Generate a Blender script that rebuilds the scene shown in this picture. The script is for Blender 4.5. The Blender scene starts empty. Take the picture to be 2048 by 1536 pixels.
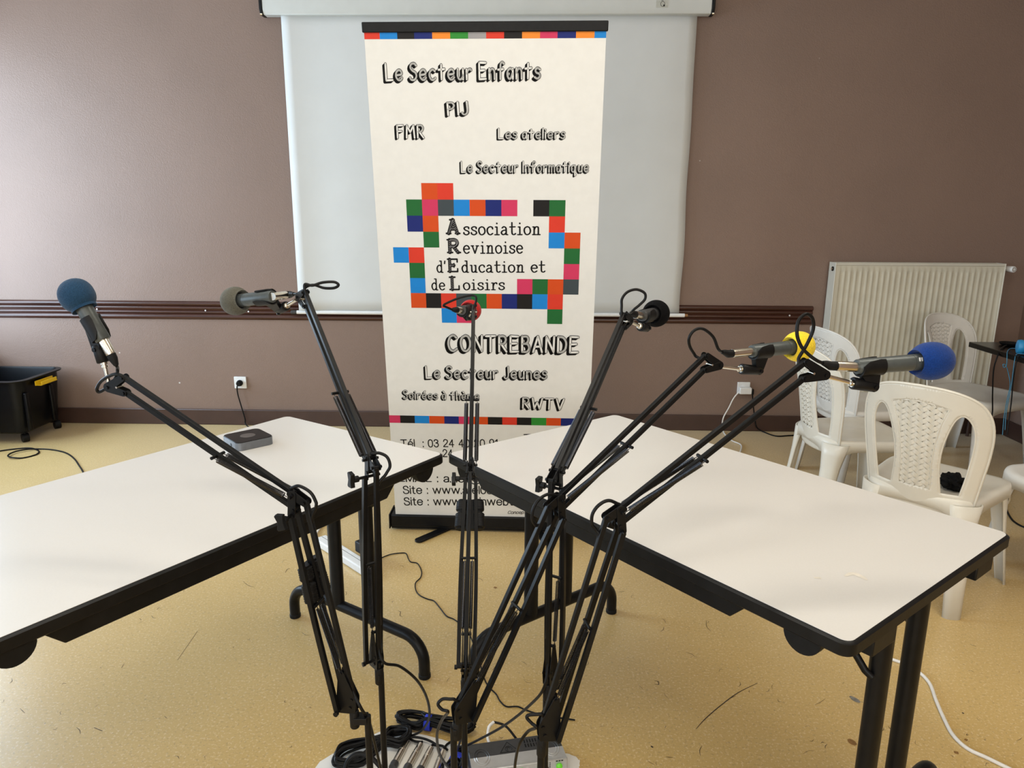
import bpy, bmesh, math, random
from mathutils import Vector, Matrix, Euler
from mathutils.geometry import tessellate_polygon

random.seed(7)
SC = bpy.context.scene
COL = SC.collection
V = Vector
ZUP = V((0, 0, 1))
PI = math.pi

# ------------------------------------------------------------------ camera
F_PX = 1447.0
PITCH, ROLL, YAW = math.radians(13.381), math.radians(0.2834), math.radians(1.402)
CAM = V((0, 0, 1.417))
_ry = Matrix.Rotation(YAW, 3, 'Z')
_cp, _sp, _cr, _sr = math.cos(PITCH), math.sin(PITCH), math.cos(ROLL), math.sin(ROLL)
_fw = V((0, _cp, -_sp)); _up = V((0, _sp, _cp)); _rt = V((1, 0, 0))
RT = _ry @ (_cr * _rt + _sr * _up)
UP = _ry @ (-_sr * _rt + _cr * _up)
FW = _ry @ _fw
cd = bpy.data.cameras.new('camera')
cam = bpy.data.objects.new('camera', cd)
COL.objects.link(cam)
cd.sensor_fit = 'HORIZONTAL'; cd.sensor_width = 36.0
cd.lens = F_PX / 2048 * 36.0
cd.clip_start = 0.02; cd.clip_end = 60
cam.matrix_world = Matrix(((RT.x, UP.x, -FW.x, CAM.x), (RT.y, UP.y, -FW.y, CAM.y), (RT.z, UP.z, -FW.z, CAM.z), (0, 0, 0, 1)))
SC.camera = cam

# ------------------------------------------------------------------ light
WALL_Y, LEFT_X, RIGHT_X, FRONT_Y, CEIL = 4.679, -3.74, 3.14, -3.6, 3.0
WINS = [(2.75, 4.55), (-0.3, 1.3), (-2.7, -1.1)]      # left-wall windows (y range)
WZ = (0.5, 2.5)
world = bpy.data.worlds.new('sky'); SC.world = world
world.use_nodes = True
bg = world.node_tree.nodes['Background']
bg.inputs[0].default_value = (0.62, 0.78, 1.0, 1); bg.inputs[1].default_value = 1.0


def daylight(name, loc, rot, sx, sy, power, col):
    ld = bpy.data.lights.new(name, 'AREA'); ld.shape = 'RECTANGLE'
    ld.size = sx; ld.size_y = sy; ld.energy = power; ld.color = col
    o = bpy.data.objects.new(name, ld); COL.objects.link(o)
    o.location = loc; o.rotation_euler = rot
    return o


WPOW = [130, 48, 48]
for k, (a, b) in enumerate(WINS):
    daylight('window_daylight', (LEFT_X - 0.22, (a + b) / 2, (WZ[0] + WZ[1]) / 2), (0, -PI / 2, 0), WZ[1] - WZ[0], b - a, WPOW[k], (0.64, 0.82, 1.0))
# daylight through the windows of the wall behind the camera
FWIN = [(-2.6, -0.9), (0.2, 1.9)]
for k, (a, b) in enumerate(FWIN):
    daylight('window_daylight', ((a + b) / 2, FRONT_Y - 0.22, 1.75), (PI / 2, 0, 0), b - a, 1.6, 58, (1.0, 0.96, 0.89))
# ceiling luminaires above the tables (their housings are built further down)
LUMS = [(-0.45, 1.45), (1.35, 1.6), (-0.45, -1.3), (1.35, -1.3)]
for x, y in LUMS:
    daylight('luminaire_light', (x, y, CEIL - 0.075), (0, 0, 0), 1.3, 0.26, 19, (1.0, 0.93, 0.80))
SC.view_settings.view_transform = 'Standard'
SC.view_settings.look = 'None'
SC.view_settings.gamma = 1.0
SC.view_settings.exposure = 0.0
SC.view_settings.use_curve_mapping = False
SC.cycles.use_denoising = True
SC.cycles.max_bounces = 8


# ------------------------------------------------------------------ photo-plane helpers
def ray(px, py):
    return (px - 1024) / F_PX * RT - (py - 768) / F_PX * UP + FW


def onz(px, py, z=0.0):
    r = ray(px, py); return CAM + r * ((z - CAM.z) / r.z)


def ony(px, py, y):
    r = ray(px, py); return CAM + r * (y / r.y)


def onpl(px, py, P, n):
    r = ray(px, py); return CAM + r * ((P - CAM).dot(n) / r.dot(n))


# ------------------------------------------------------------------ mesh helpers
def catmull(pts, n=6, closed=False):
    pts = [V(p) for p in pts]
    out = []
    N = len(pts)
    if N < 3 and not closed:
        return pts
    rng = range(N) if closed else range(N - 1)
    for i in rng:
        if closed:
            p0, p1, p2, p3 = pts[(i - 1) % N], pts[i], pts[(i + 1) % N], pts[(i + 2) % N]
        else:
            p0 = pts[i - 1] if i > 0 else 2 * pts[0] - pts[1]
            p1, p2 = pts[i], pts[i + 1]
            p3 = pts[i + 2] if i + 2 < N else 2 * pts[-1] - pts[-2]
        for k in range(n):
            t = k / n
            out.append(0.5 * ((2 * p1) + (p2 - p0) * t + (2 * p0 - 5 * p1 + 4 * p2 - p3) * t * t + (3 * p1 - p0 - 3 * p2 + p3) * t ** 3))
    if not closed:
        out.append(pts[-1])
    return out


class MB:
    """collects geometry and links it as one mesh object"""

    def __init__(self):
        self.v = []; self.f = []; self.mi = []; self.cur = 0

    def add(self, vs, fs, M=None):
        b = len(self.v)
        for p in vs:
            p = V(p)
            self.v.append(M @ p if M is not None else p)
        for f in fs:
            self.f.append([b + i for i in f]); self.mi.append(self.cur)
        return self

    def box(self, c, s, M=None, axes=None):
        """box at centre c, size s; axes = optional (X,Y,Z) vectors"""
        X, Y, Z = axes if axes else (V((1, 0, 0)), V((0, 1, 0)), V((0, 0, 1)))
        c = V(c)
        vs = [c + X * (s[0] / 2 * i) + Y * (s[1] / 2 * j) + Z * (s[2] / 2 * k) for k in (-1, 1) for j in (-1, 1) for i in (-1, 1)]
        fs = [(0, 2, 3, 1), (4, 5, 7, 6), (0, 1, 5, 4), (2, 6, 7, 3), (0, 4, 6, 2), (1, 3, 7, 5)]
        return self.add(vs, fs, M)

    def bar(self, a, b, w, h, side, M=None):
        """rectangular bar from a to b; side = direction of width w"""
        a, b = V(a), V(b); d = (b - a).normalized(); s = V(side)
        s = (s - d * s.dot(d)).normalized(); t = d.cross(s)
        vs = []
        for p in (a, b):
            for i, j in ((-1, -1), (1, -1), (1, 1), (-1, 1)):
                vs.append(p + s * (w / 2 * i) + t * (h / 2 * j))
        return self.add(vs, [(3, 2, 1, 0), (4, 5, 6, 7), (0, 1, 5, 4), (1, 2, 6, 5), (2, 3, 7, 6), (3, 0, 4, 7)], M)

    def tube(self, pts, r, seg=10, closed=False, caps=True, M=None):
        pts = [V(p) for p in pts]
        q = [pts[0]]
        for p in pts[1:]:
            if (p - q[-1]).length > 1e-6:
                q.append(p)
        pts = q; N = len(pts)
        rad = r if isinstance(r, (list, tuple)) else [r] * N
        T = []
        for i in range(N):
            a = pts[(i - 1) % N] if (closed or i > 0) else pts[i]
            b = pts[(i + 1) % N] if (closed or i < N - 1) else pts[i]
            d = b - a
            T.append(d.normalized() if d.length > 1e-9 else V((0, 0, 1)))
        ref = V((0, 0, 1)) if abs(T[0].z) < 0.9 else V((1, 0, 0))
        n = (ref - T[0] * ref.dot(T[0])).normalized()
        vs = []
        for i in range(N):
            n = n - T[i] * n.dot(T[i])
            n = n.normalized() if n.length > 1e-9 else T[i].orthogonal().normalized()
            bnm = T[i].cross(n)
            for k in range(seg):
                a = 2 * PI * k / seg
                vs.append(pts[i] + (n * math.cos(a) + bnm * math.sin(a)) * rad[min(i, len(rad) - 1)])
        fs = []
        for i in range(N if closed else N - 1):
            j = (i + 1) % N
            for k in range(seg):
                l = (k + 1) % seg
                fs.append((i * seg + k, i * seg + l, j * seg + l, j * seg + k))
        if caps and not closed:
            fs.append(tuple(range(seg - 1, -1, -1)))
            fs.append(tuple((N - 1) * seg + k for k in range(seg)))
        return self.add(vs, fs, M)

    def cyl(self, a, b, r, seg=20, r2=None, M=None):
        return self.tube([a, b], [r, r if r2 is None else r2], seg, M=M)

    def lathe(self, prof, a, d, seg=32, M=None):
        """profile [(t along axis, radius)] about the axis a + t*d"""
        a = V(a); d = V(d).normalized()
        n = d.orthogonal().normalized(); b = d.cross(n)
        vs = []
        for t, r in prof:
            for k in range(seg):
                an = 2 * PI * k / seg
                vs.append(a + d * t + (n * math.cos(an) + b * math.sin(an)) * max(r, 1e-5))
        fs = []
        for i in range(len(prof) - 1):
            for k in range(seg):
                l = (k + 1) % seg
                fs.append((i * seg + k, i * seg + l, (i + 1) * seg + l, (i + 1) * seg + k))
        fs.append(tuple(range(seg - 1, -1, -1)))
        fs.append(tuple((len(prof) - 1) * seg + k for k in range(seg)))
        return self.add(vs, fs, M)

    def prism(self, poly, th, o, ex, ey, M=None):
        """convex or simple 2-D polygon (x,y) in plane o+ex*x+ey*y, extruded +-th/2 along the normal"""
        o, ex, ey = V(o), V(ex), V(ey); n = ex.cross(ey).normalized()
        N = len(poly)
        vs = [o + ex * x + ey * y + n * (th / 2) for x, y in poly] + [o + ex * x + ey * y - n * (th / 2) for x, y in poly]
        tri = tessellate_polygon([[V((x, y, 0)) for x, y in poly]])
        fs = [tuple(t) for t in tri] + [tuple(N + i for i in reversed(t)) for t in tri]
        fs += [(i, N + i, N + (i + 1) % N, (i + 1) % N) for i in range(N)]
        return self.add(vs, fs, M)

    def build(self, name, mat, parent=None, bevel=0.0, smooth=40, solid=0.0, seg=2, bangle=35, fix=True):
        me = bpy.data.meshes.new(name)
        me.from_pydata([tuple(p) for p in self.v], [], self.f)
        mats = mat if isinstance(mat, (list, tuple)) else [mat]
        for m in mats:
            me.materials.append(m)
        if len(mats) > 1:
            me.polygons.foreach_set('material_index', self.mi)
        if fix:
            bm = bmesh.new(); bm.from_mesh(me)
            bmesh.ops.recalc_face_normals(bm, faces=bm.faces)
            bm.to_mesh(me); bm.free()
        if smooth:
            me.polygons.foreach_set('use_smooth', [True] * len(me.polygons))
            me.set_sharp_from_angle(angle=math.radians(smooth))
        me.update()
        o = bpy.data.objects.new(name, me); COL.objects.link(o)
        if solid:
            md = o.modifiers.new('shell', 'SOLIDIFY'); md.thickness = solid; md.offset = 0
        if bevel:
            md = o.modifiers.new('edge', 'BEVEL'); md.width = bevel; md.segments = seg
            md.limit_method = 'ANGLE'; md.angle_limit = math.radians(bangle)
            md.harden_normals = False
        if parent is not None:
            o.parent = parent
            root = parent
            M = Matrix.Identity(4)
            if parent.parent is None and parent.type == 'EMPTY':
                M = parent.matrix_basis.copy()
            o.matrix_parent_inverse = M.inverted()
        return o


def tag(o, label, cat, group=None, kind=None):
    o['label'] = label; o['category'] = cat
    if group: o['group'] = group
    if kind: o['kind'] = kind
    return o


def thing(name, label, cat, loc=(0, 0, 0), group=None, rz=0.0):
    o = bpy.data.objects.new(name, None); COL.objects.link(o)
    o.location = loc; o.rotation_euler = (0, 0, rz); o.empty_display_size = 0.05
    return tag(o, label, cat, group)


def struct(o):
    o['kind'] = 'structure'
    return o


def hull2(circles, n=14):
    """convex hull (2-D) of circles (x,y,r)"""
    P = []
    for x, y, r in circles:
        for k in range(n):
            a = 2 * PI * k / n
            P.append((x + r * math.cos(a), y + r * math.sin(a)))
    P = sorted(set((round(x, 6), round(y, 6)) for x, y in P))

    def half(pts):
        h = []
        for p in pts:
            while len(h) > 1 and (h[-1][0] - h[-2][0]) * (p[1] - h[-2][1]) - (h[-1][1] - h[-2][1]) * (p[0] - h[-2][0]) <= 0:
                h.pop()
            h.append(p)
        return h
    lo, hi = half(P), half(P[::-1])
    return lo[:-1] + hi[:-1]


# ------------------------------------------------------------------ materials
def srgb(r, g, b):
    return tuple((c / 255 / 12.92) if c / 255 <= 0.04045 else ((c / 255 + 0.055) / 1.055) ** 2.4 for c in (r, g, b)) + (1,)


def mat(name, col, rough=0.5, metal=0.0, noise=0.0, nscale=60.0, bump=0.0, bscale=200.0, spec=0.5, coat=0.0, sheen=0.0):
    m = bpy.data.materials.new(name); m.use_nodes = True
    nt = m.node_tree; b = nt.nodes['Principled BSDF']
    b.inputs['Base Color'].default_value = col
    b.inputs['Roughness'].default_value = rough
    b.inputs['Metallic'].default_value = metal
    b.inputs['Specular IOR Level'].default_value = spec
    b.inputs['Coat Weight'].default_value = coat
    b.inputs['Sheen Weight'].default_value = sheen
    tc = nt.nodes.new('ShaderNodeTexCoord')
    if noise:
        n = nt.nodes.new('ShaderNodeTexNoise'); n.inputs['Scale'].default_value = nscale; n.inputs['Detail'].default_value = 4
        nt.links.new(tc.outputs['Object'], n.inputs['Vector'])
        r = nt.nodes.new('ShaderNodeValToRGB')
        r.color_ramp.elements[0].position = 0.3; r.color_ramp.elements[1].position = 0.7
        r.color_ramp.elements[0].color = tuple(c * (1 - noise) for c in col[:3]) + (1,)
        r.color_ramp.elements[1].color = tuple(min(1, c * (1 + noise)) for c in col[:3]) + (1,)
        nt.links.new(n.outputs['Fac'], r.inputs['Fac']); nt.links.new(r.outputs['Color'], b.inputs['Base Color'])
    if bump:
        n = nt.nodes.new('ShaderNodeTexNoise'); n.inputs['Scale'].default_value = bscale; n.inputs['Detail'].default_value = 3
        nt.links.new(tc.outputs['Object'], n.inputs['Vector'])
        bp = nt.nodes.new('ShaderNodeBump'); bp.inputs['Strength'].default_value = bump; bp.inputs['Distance'].default_value = 0.002
        nt.links.new(n.outputs['Fac'], bp.inputs['Height']); nt.links.new(bp.outputs['Normal'], b.inputs['Normal'])
    return m


def floor_material():
    m = bpy.data.materials.new('linoleum'); m.use_nodes = True
    nt = m.node_tree; N = nt.nodes; L = nt.links; b = N['Principled BSDF']
    b.inputs['Specular IOR Level'].default_value = 0.75
    b.inputs['Sheen Weight'].default_value = 0.36; b.inputs['Sheen Roughness'].default_value = 0.45
    tc = N.new('ShaderNodeTexCoord')

    def noise(scale, detail=3, rough=0.6):
        n = N.new('ShaderNodeTexNoise'); n.inputs['Scale'].default_value = scale; n.inputs['Detail'].default_value = detail
        n.inputs['Roughness'].default_value = rough
        L.new(tc.outputs['Object'], n.inputs['Vector']); return n

    def ramp(src, p0, c0, p1, c1):
        r = N.new('ShaderNodeValToRGB'); e = r.color_ramp.elements
        e[0].position = p0; e[0].color = c0; e[1].position = p1; e[1].color = c1
        L.new(src, r.inputs['Fac']); return r

    def mix(a, c, fac, mode='MIX'):
        x = N.new('ShaderNodeMix'); x.data_type = 'RGBA'; x.blend_type = mode
        if isinstance(fac, float): x.inputs[0].default_value = fac
        else: L.new(fac, x.inputs[0])
        for s, k in ((a, 6), (c, 7)):
            if isinstance(s, tuple): x.inputs[k].default_value = s
            else: L.new(s, x.inputs[k])
        return x.outputs[2]
    base = ramp(noise(1.2, 4).outputs['Fac'], 0.3, FLOOR_A, 0.75, FLOOR_B).outputs['Color']
    fl = ramp(noise(135, 2).outputs['Fac'], 0.56, (0, 0, 0, 1), 0.65, (1, 1, 1, 1)).outputs['Color']
    c = mix(base, FLOOR_L, mix((0, 0, 0, 1), fl, 0.65))
    dk = ramp(noise(110, 2).outputs['Fac'], 0.34, (1, 1, 1, 1), 0.42, (0, 0, 0, 1)).outputs['Color']
    c = mix(c, FLOOR_D, mix((0, 0, 0, 1), dk, 0.35))
    spk = N.new('ShaderNodeTexVoronoi'); spk.inputs['Scale'].default_value = 9.0
    L.new(tc.outputs['Object'], spk.inputs['Vector'])
    sp = ramp(spk.outputs['Distance'], 0.012, (1, 1, 1, 1), 0.03, (0, 0, 0, 1)).outputs['Color']
    c = mix(c, (0.03, 0.022, 0.012, 1), mix((0, 0, 0, 1), sp, 0.6))
    L.new(c, b.inputs['Base Color'])
    r = N.new('ShaderNodeMapRange'); r.inputs['To Min'].default_value = 0.26; r.inputs['To Max'].default_value = 0.38
    L.new(noise(3, 4).outputs['Fac'], r.inputs['Value']); L.new(r.outputs['Result'], b.inputs['Roughness'])
    bp = N.new('ShaderNodeBump'); bp.inputs['Strength'].default_value = 0.12; bp.inputs['Distance'].default_value = 0.002
    L.new(noise(60, 3).outputs['Fac'], bp.inputs['Height']); L.new(bp.outputs['Normal'], b.inputs['Normal'])
    return m


def wall_material():
    m = bpy.data.materials.new('painted_fibre_wallpaper'); m.use_nodes = True
    nt = m.node_tree; N = nt.nodes; L = nt.links; b = N['Principled BSDF']
    tc = N.new('ShaderNodeTexCoord')
    n = N.new('ShaderNodeTexNoise'); n.inputs['Scale'].default_value = 160; n.inputs['Detail'].default_value = 3
    L.new(tc.outputs['Object'], n.inputs['Vector'])
    n2 = N.new('ShaderNodeTexNoise'); n2.inputs['Scale'].default_value = 2.0; n2.inputs['Detail'].default_value = 4
    L.new(tc.outputs['Object'], n2.inputs['Vector'])
    r = N.new('ShaderNodeValToRGB'); e = r.color_ramp.elements
    e[0].position = 0.3; e[0].color = tuple(c * 0.95 for c in WALLC[:3]) + (1,)
    e[1].position = 0.7; e[1].color = tuple(c * 1.05 for c in WALLC[:3]) + (1,)
    L.new(n2.outputs['Fac'], r.inputs['Fac'])
    vo = N.new('ShaderNodeTexVoronoi'); vo.inputs['Scale'].default_value = 2.2
    L.new(tc.outputs['Object'], vo.inputs['Vector'])
    vr = N.new('ShaderNodeValToRGB'); e = vr.color_ramp.elements
    e[0].position = 0.008; e[0].color = (1, 1, 1, 1); e[1].position = 0.016; e[1].color = (0, 0, 0, 1)
    L.new(vo.outputs['Distance'], vr.inputs['Fac'])
    mx = N.new('ShaderNodeMix'); mx.data_type = 'RGBA'
    L.new(vr.outputs['Color'], mx.inputs[0]); L.new(r.outputs['Color'], mx.inputs[6]); mx.inputs[7].default_value = (0.6, 0.56, 0.52, 1)
    L.new(mx.outputs[2], b.inputs['Base Color'])
    b.inputs['Roughness'].default_value = 0.5
    b.inputs['Specular IOR Level'].default_value = 0.4
    bp = N.new('ShaderNodeBump'); bp.inputs['Strength'].default_value = 0.55; bp.inputs['Distance'].default_value = 0.003
    L.new(n.outputs['Fac'], bp.inputs['Height']); L.new(bp.outputs['Normal'], b.inputs['Normal'])
    return m


def wood_material(name, c0, c1, rough):
    m = bpy.data.materials.new(name); m.use_nodes = True
    nt = m.node_tree; N = nt.nodes; L = nt.links; b = N['Principled BSDF']
    tc = N.new('ShaderNodeTexCoord'); mp = N.new('ShaderNodeMapping')
    mp.inputs['Scale'].default_value = (1.2, 40, 40)
    L.new(tc.outputs['Object'], mp.inputs['Vector'])
    n = N.new('ShaderNodeTexNoise'); n.inputs['Scale'].default_value = 3; n.inputs['Detail'].default_value = 5
    L.new(mp.outputs['Vector'], n.inputs['Vector'])
    r = N.new('ShaderNodeValToRGB'); e = r.color_ramp.elements
    e[0].position = 0.3; e[0].color = c0; e[1].position = 0.7; e[1].color = c1
    L.new(n.outputs['Fac'], r.inputs['Fac']); L.new(r.outputs['Color'], b.inputs['Base Color'])
    b.inputs['Roughness'].default_value = rough
    return m


WALLC = (0.236, 0.160, 0.125, 1)
FLOOR_A, FLOOR_B = (0.535, 0.350, 0.100, 1), (0.61, 0.41, 0.130, 1)
FLOOR_L, FLOOR_D = (0.74, 0.58, 0.32, 1), (0.25, 0.16, 0.055, 1)
M_floor = floor_material()
M_wall = wall_material()
M_ceil = mat('ceiling_paint', (0.8, 0.79, 0.76, 1), 0.8, noise=0.03, nscale=3)
M_dado = wood_material('varnished_mahogany', (0.035, 0.012, 0.007, 1), (0.075, 0.026, 0.016, 1), 0.28)
M_skirt = mat('skirting_paint', (0.062, 0.032, 0.024, 1), 0.4, noise=0.12, nscale=9)
M_winframe = mat('window_white', (0.75, 0.75, 0.74, 1), 0.35, noise=0.03, nscale=20)
M_black = mat('black_satin_metal', (0.0050, 0.0050, 0.0055, 1), 0.38, noise=0.25, nscale=40, spec=0.2)
M_blackpl = mat('black_plastic', (0.0067, 0.0067, 0.0071, 1), 0.45, noise=0.2, nscale=60, bump=0.05, spec=0.2)
M_rubber = mat('black_rubber', (0.0059, 0.0059, 0.0063, 1), 0.55, noise=0.2, nscale=80, spec=0.2)
M_cable = mat('black_cable_sheath', (0.0050, 0.0050, 0.0055, 1), 0.42, noise=0.15, nscale=90, spec=0.2)
M_spring = mat('dark_spring_steel', (0.06, 0.06, 0.065, 1), 0.3, metal=0.9, noise=0.15, nscale=200)
M_nickel = mat('nickel_plate', (0.72, 0.68, 0.6, 1), 0.22, metal=1.0, noise=0.06, nscale=60)
M_edge = mat('black_table_edge', (0.0059, 0.0059, 0.0063, 1), 0.42, noise=0.3, nscale=25, bump=0.08, bscale=60, spec=0.2)
M_lam = mat('cream_laminate', (0.70, 0.675, 0.64, 1), 0.26, noise=0.012, nscale=260, bump=0.015, bscale=500)
M_screen = mat('screen_cloth', (0.66, 0.67, 0.66, 1), 0.75, noise=0.02, nscale=6)
M_case = mat('screen_case_enamel', (0.60, 0.61, 0.58, 1), 0.4, noise=0.03, nscale=8)
M_white = mat('white_plastic', (0.8, 0.8, 0.79, 1), 0.35, noise=0.03, nscale=30)
M_rad = mat('radiator_enamel', (0.62, 0.585, 0.475, 1), 0.35, noise=0.05, nscale=12)
M_radside = mat('radiator_side_enamel', (0.63, 0.605, 0.52, 1), 0.35, noise=0.03, nscale=12)
M_chair = mat('cream_polypropylene', (0.71, 0.675, 0.59, 1), 0.32, noise=0.03, nscale=14)
M_chair2 = mat('white_polypropylene', (0.72, 0.70, 0.655, 1), 0.32, noise=0.03, nscale=14)
M_graph = mat('microphone_grey_lacquer', (0.075, 0.085, 0.085, 1), 0.38, metal=0.3, noise=0.1, nscale=90)
M_hubtop = mat('hub_black_top', (0.0076, 0.0076, 0.0080, 1), 0.3, noise=0.15, nscale=50, spec=0.2)
M_hubmark = mat('hub_disc', (0.085, 0.075, 0.07, 1), 0.35, noise=0.1, nscale=80)
M_hubside = mat('hub_grey_side', (0.16, 0.17, 0.185, 1), 0.38, metal=0.5, noise=0.08, nscale=60)
M_tote = mat('tote_black', (0.0034, 0.0038, 0.0050, 1), 0.32, noise=0.2, nscale=20, spec=0.2)
M_yellow = mat('yellow_plastic', (0.85, 0.56, 0.01, 1), 0.4, noise=0.05, nscale=40)
M_paper = mat('white_sheet', (0.78, 0.77, 0.74, 1), 0.7, noise=0.04, nscale=12, bump=0.3, bscale=8)
M_velcro = mat('blue_velcro', (0.012, 0.03, 0.42, 1), 0.8, noise=0.2, nscale=200)
M_silver = mat('silver_panel', (0.50, 0.50, 0.49, 1), 0.35, metal=0.5, noise=0.04, nscale=60)
M_charc = mat('charcoal_panel', (0.035, 0.035, 0.036, 1), 0.42, noise=0.15, nscale=60)
M_led = mat('green_led', (0.09, 0.42, 0.02, 1), 0.25, noise=0.05, nscale=200)
M_led.node_tree.nodes['Principled BSDF'].inputs['Emission Color'].default_value = (0.25, 1.0, 0.03, 1)
M_led.node_tree.nodes['Principled BSDF'].inputs['Emission Strength'].default_value = 0.18
M_hpblue = mat('headphone_blue', (0.02, 0.25, 0.52, 1), 0.4, noise=0.05, nscale=60)
M_deskblk = mat('desk_black_veneer', (0.0067, 0.0050, 0.0042, 1), 0.25, noise=0.2, nscale=20, spec=0.2)
M_cloth = mat('black_crumpled_fabric', (0.0042, 0.0042, 0.0046, 1), 0.8, noise=0.3, nscale=60, spec=0.2)
M_brass = mat('brown_wood_plug', (0.30, 0.14, 0.05, 1), 0.5, noise=0.2, nscale=60)
M_white_cord = mat('white_cord', (0.78, 0.75, 0.70, 1), 0.4, noise=0.03, nscale=60)
M_bluecord = mat('blue_cord', (0.05, 0.24, 0.40, 1), 0.4, noise=0.05, nscale=60)
M_scuff = mat('scuff_black', (0.035, 0.022, 0.015, 1), 0.6, noise=0.4, nscale=200)
M_greyscuff = mat('scuff_grey', (0.20, 0.19, 0.17, 1), 0.6, noise=0.3, nscale=90)
M_brownstain = mat('stain_brown', (0.24, 0.12, 0.03, 1), 0.5, noise=0.2, nscale=90)
M_faintstain = mat('stain_faint', (0.74, 0.69, 0.60, 1), 0.35, noise=0.1, nscale=90)


def foam(name, col):
    return mat(name, col, 0.95, noise=0.22, nscale=420, bump=0.6, bscale=500, spec=0.12, sheen=0.12)


# ------------------------------------------------------------------ room shell
struct(MB().box((( LEFT_X + RIGHT_X) / 2, (FRONT_Y + WALL_Y) / 2, -0.05), (RIGHT_X - LEFT_X + 0.4, WALL_Y - FRONT_Y + 0.4, 0.1)).build('floor', M_floor, smooth=0))
struct(MB().box(((LEFT_X + RIGHT_X) / 2, (FRONT_Y + WALL_Y) / 2, CEIL + 0.05), (RIGHT_X - LEFT_X + 0.4, WALL_Y - FRONT_Y + 0.4, 0.1)).build('ceiling', M_ceil, smooth=0))
struct(MB().box(((LEFT_X + RIGHT_X) / 2, WALL_Y + 0.1, CEIL / 2), (RIGHT_X - LEFT_X + 0.4, 0.2, CEIL)).build('wall_back', M_wall, smooth=0))
struct(MB().box((RIGHT_X + 0.1, (FRONT_Y + WALL_Y) / 2, CEIL / 2), (0.2, WALL_Y - FRONT_Y, CEIL)).build('wall_right', M_wall, smooth=0))
wl = MB()
ys = [FRONT_Y] + [q for w in sorted(WINS) for q in w] + [WALL_Y]
for i in range(0, len(ys), 2):
    wl.box((LEFT_X - 0.1, (ys[i] + ys[i + 1]) / 2, CEIL / 2), (0.2, ys[i + 1] - ys[i], CEIL))
for a, b in WINS:
    wl.box((LEFT_X - 0.1, (a + b) / 2, WZ[0] / 2), (0.2, b - a, WZ[0]))
    wl.box((LEFT_X - 0.1, (a + b) / 2, (WZ[1] + CEIL) / 2), (0.2, b - a, CEIL - WZ[1]))
struct(wl.build('wall_left', M_wall, smooth=0))
wf = MB()
xs = [LEFT_X] + [q for w in FWIN for q in w] + [RIGHT_X]
for i in range(0, len(xs), 2):
    wf.box(((xs[i] + xs[i + 1]) / 2, FRONT_Y - 0.1, CEIL / 2), (xs[i + 1] - xs[i], 0.2, CEIL))
for a, b in FWIN:
    wf.box(((a + b) / 2, FRONT_Y - 0.1, 0.475), (b - a, 0.2, 0.95))
    wf.box(((a + b) / 2, FRONT_Y - 0.1, (2.55 + CEIL) / 2), (b - a, 0.2, CEIL - 2.55))
struct(wf.build('wall_front', M_ceil, smooth=0))
k = 1
for a, b in WINS:
    m = MB(); x = LEFT_X - 0.08; z0, z1 = WZ
    for y in (a + 0.03, (a + b) / 2, b - 0.03): m.box((x, y, (z0 + z1) / 2), (0.06, 0.06, z1 - z0))
    for z in (z0 + 0.03, z1 - 0.03): m.box((x, (a + b) / 2, z), (0.06, b - a, 0.06))
    m.box((LEFT_X + 0.03, (a + b) / 2, z0 - 0.015), (0.24, b - a + 0.1, 0.03))
    struct(m.build('window_%d' % k, M_winframe, bevel=0.004)); k += 1
for a, b in FWIN:
    m = MB(); y = FRONT_Y - 0.08
    for x in (a + 0.03, (a + b) / 2, b - 0.03): m.box((x, y, 1.75), (0.06, 0.06, 1.6))
    for z in (0.98, 2.52): m.box(((a + b) / 2, y, z), (b - a, 0.06, 0.06))
    struct(m.build('window_%d' % k, M_winframe, bevel=0.004)); k += 1
for x, y in LUMS:
    t = thing('ceiling_light', 'long white ceiling light fitting above the tables', 'ceiling light', (x, y, CEIL), 'ceiling light fittings')
    m = MB(); m.box((x, y, CEIL - 0.035), (1.4, 0.34, 0.07)); m.build('housing', M_winframe, t, bevel=0.006)
# skirting with rounded top lip
m = MB(); m.box(((LEFT_X + RIGHT_X) / 2, WALL_Y - 0.0075, 0.054), (RIGHT_X - LEFT_X, 0.015, 0.108))
struct(m.build('baseboard_back', M_skirt, bevel=0.005))
m = MB(); m.box((RIGHT_X - 0.0075, (FRONT_Y + WALL_Y) / 2 - 0.01, 0.054), (0.015, WALL_Y - FRONT_Y - 0.03, 0.108))
struct(m.build('baseboard_right', M_skirt, bevel=0.005))
m = MB(); m.box((LEFT_X + 0.0075, (FRONT_Y + WALL_Y) / 2 - 0.01, 0.054), (0.015, WALL_Y - FRONT_Y - 0.03, 0.108))
struct(m.build('baseboard_left', M_skirt, bevel=0.005))
# moulded dado rail
prof = [(0.0, -0.060)]
for c, hw, d in ((-0.042, 0.017, 0.020), (-0.012, 0.011, 0.014), (0.016, 0.013, 0.016), (0.044, 0.015, 0.022)):
    prof += [(d * math.sqrt(max(0, 1 - (t ** 2) * 0.85)), c + hw * t) for t in (-1, -0.7, -0.3, 0, 0.3, 0.7, 1)]
prof += [(0.0, 0.060)]
x0, x1, zc = LEFT_X, 1.812, 0.779
m = MB(); n = len(prof)
vs = [(x0, WALL_Y - d, zc + z) for d, z in prof] + [(x1, WALL_Y - d, zc + z) for d, z in prof]
m.add(vs, [(i, i + 1, n + i + 1, n + i) for i in range(n - 1)] + [tuple(range(n - 1, -1, -1)), tuple(range(n, 2 * n))])
dado = struct(m.build('trim_1', M_dado, smooth=50))
m = MB()
for px, py in ((194, 618), (411, 621), (497, 623), (1579, 631)):
    p = ony(px, py, WALL_Y - 0.016); m.cyl(p, p + V((0, -0.003, 0)), 0.005, 12)
m.build('screw_cap', M_white, dado)
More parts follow.
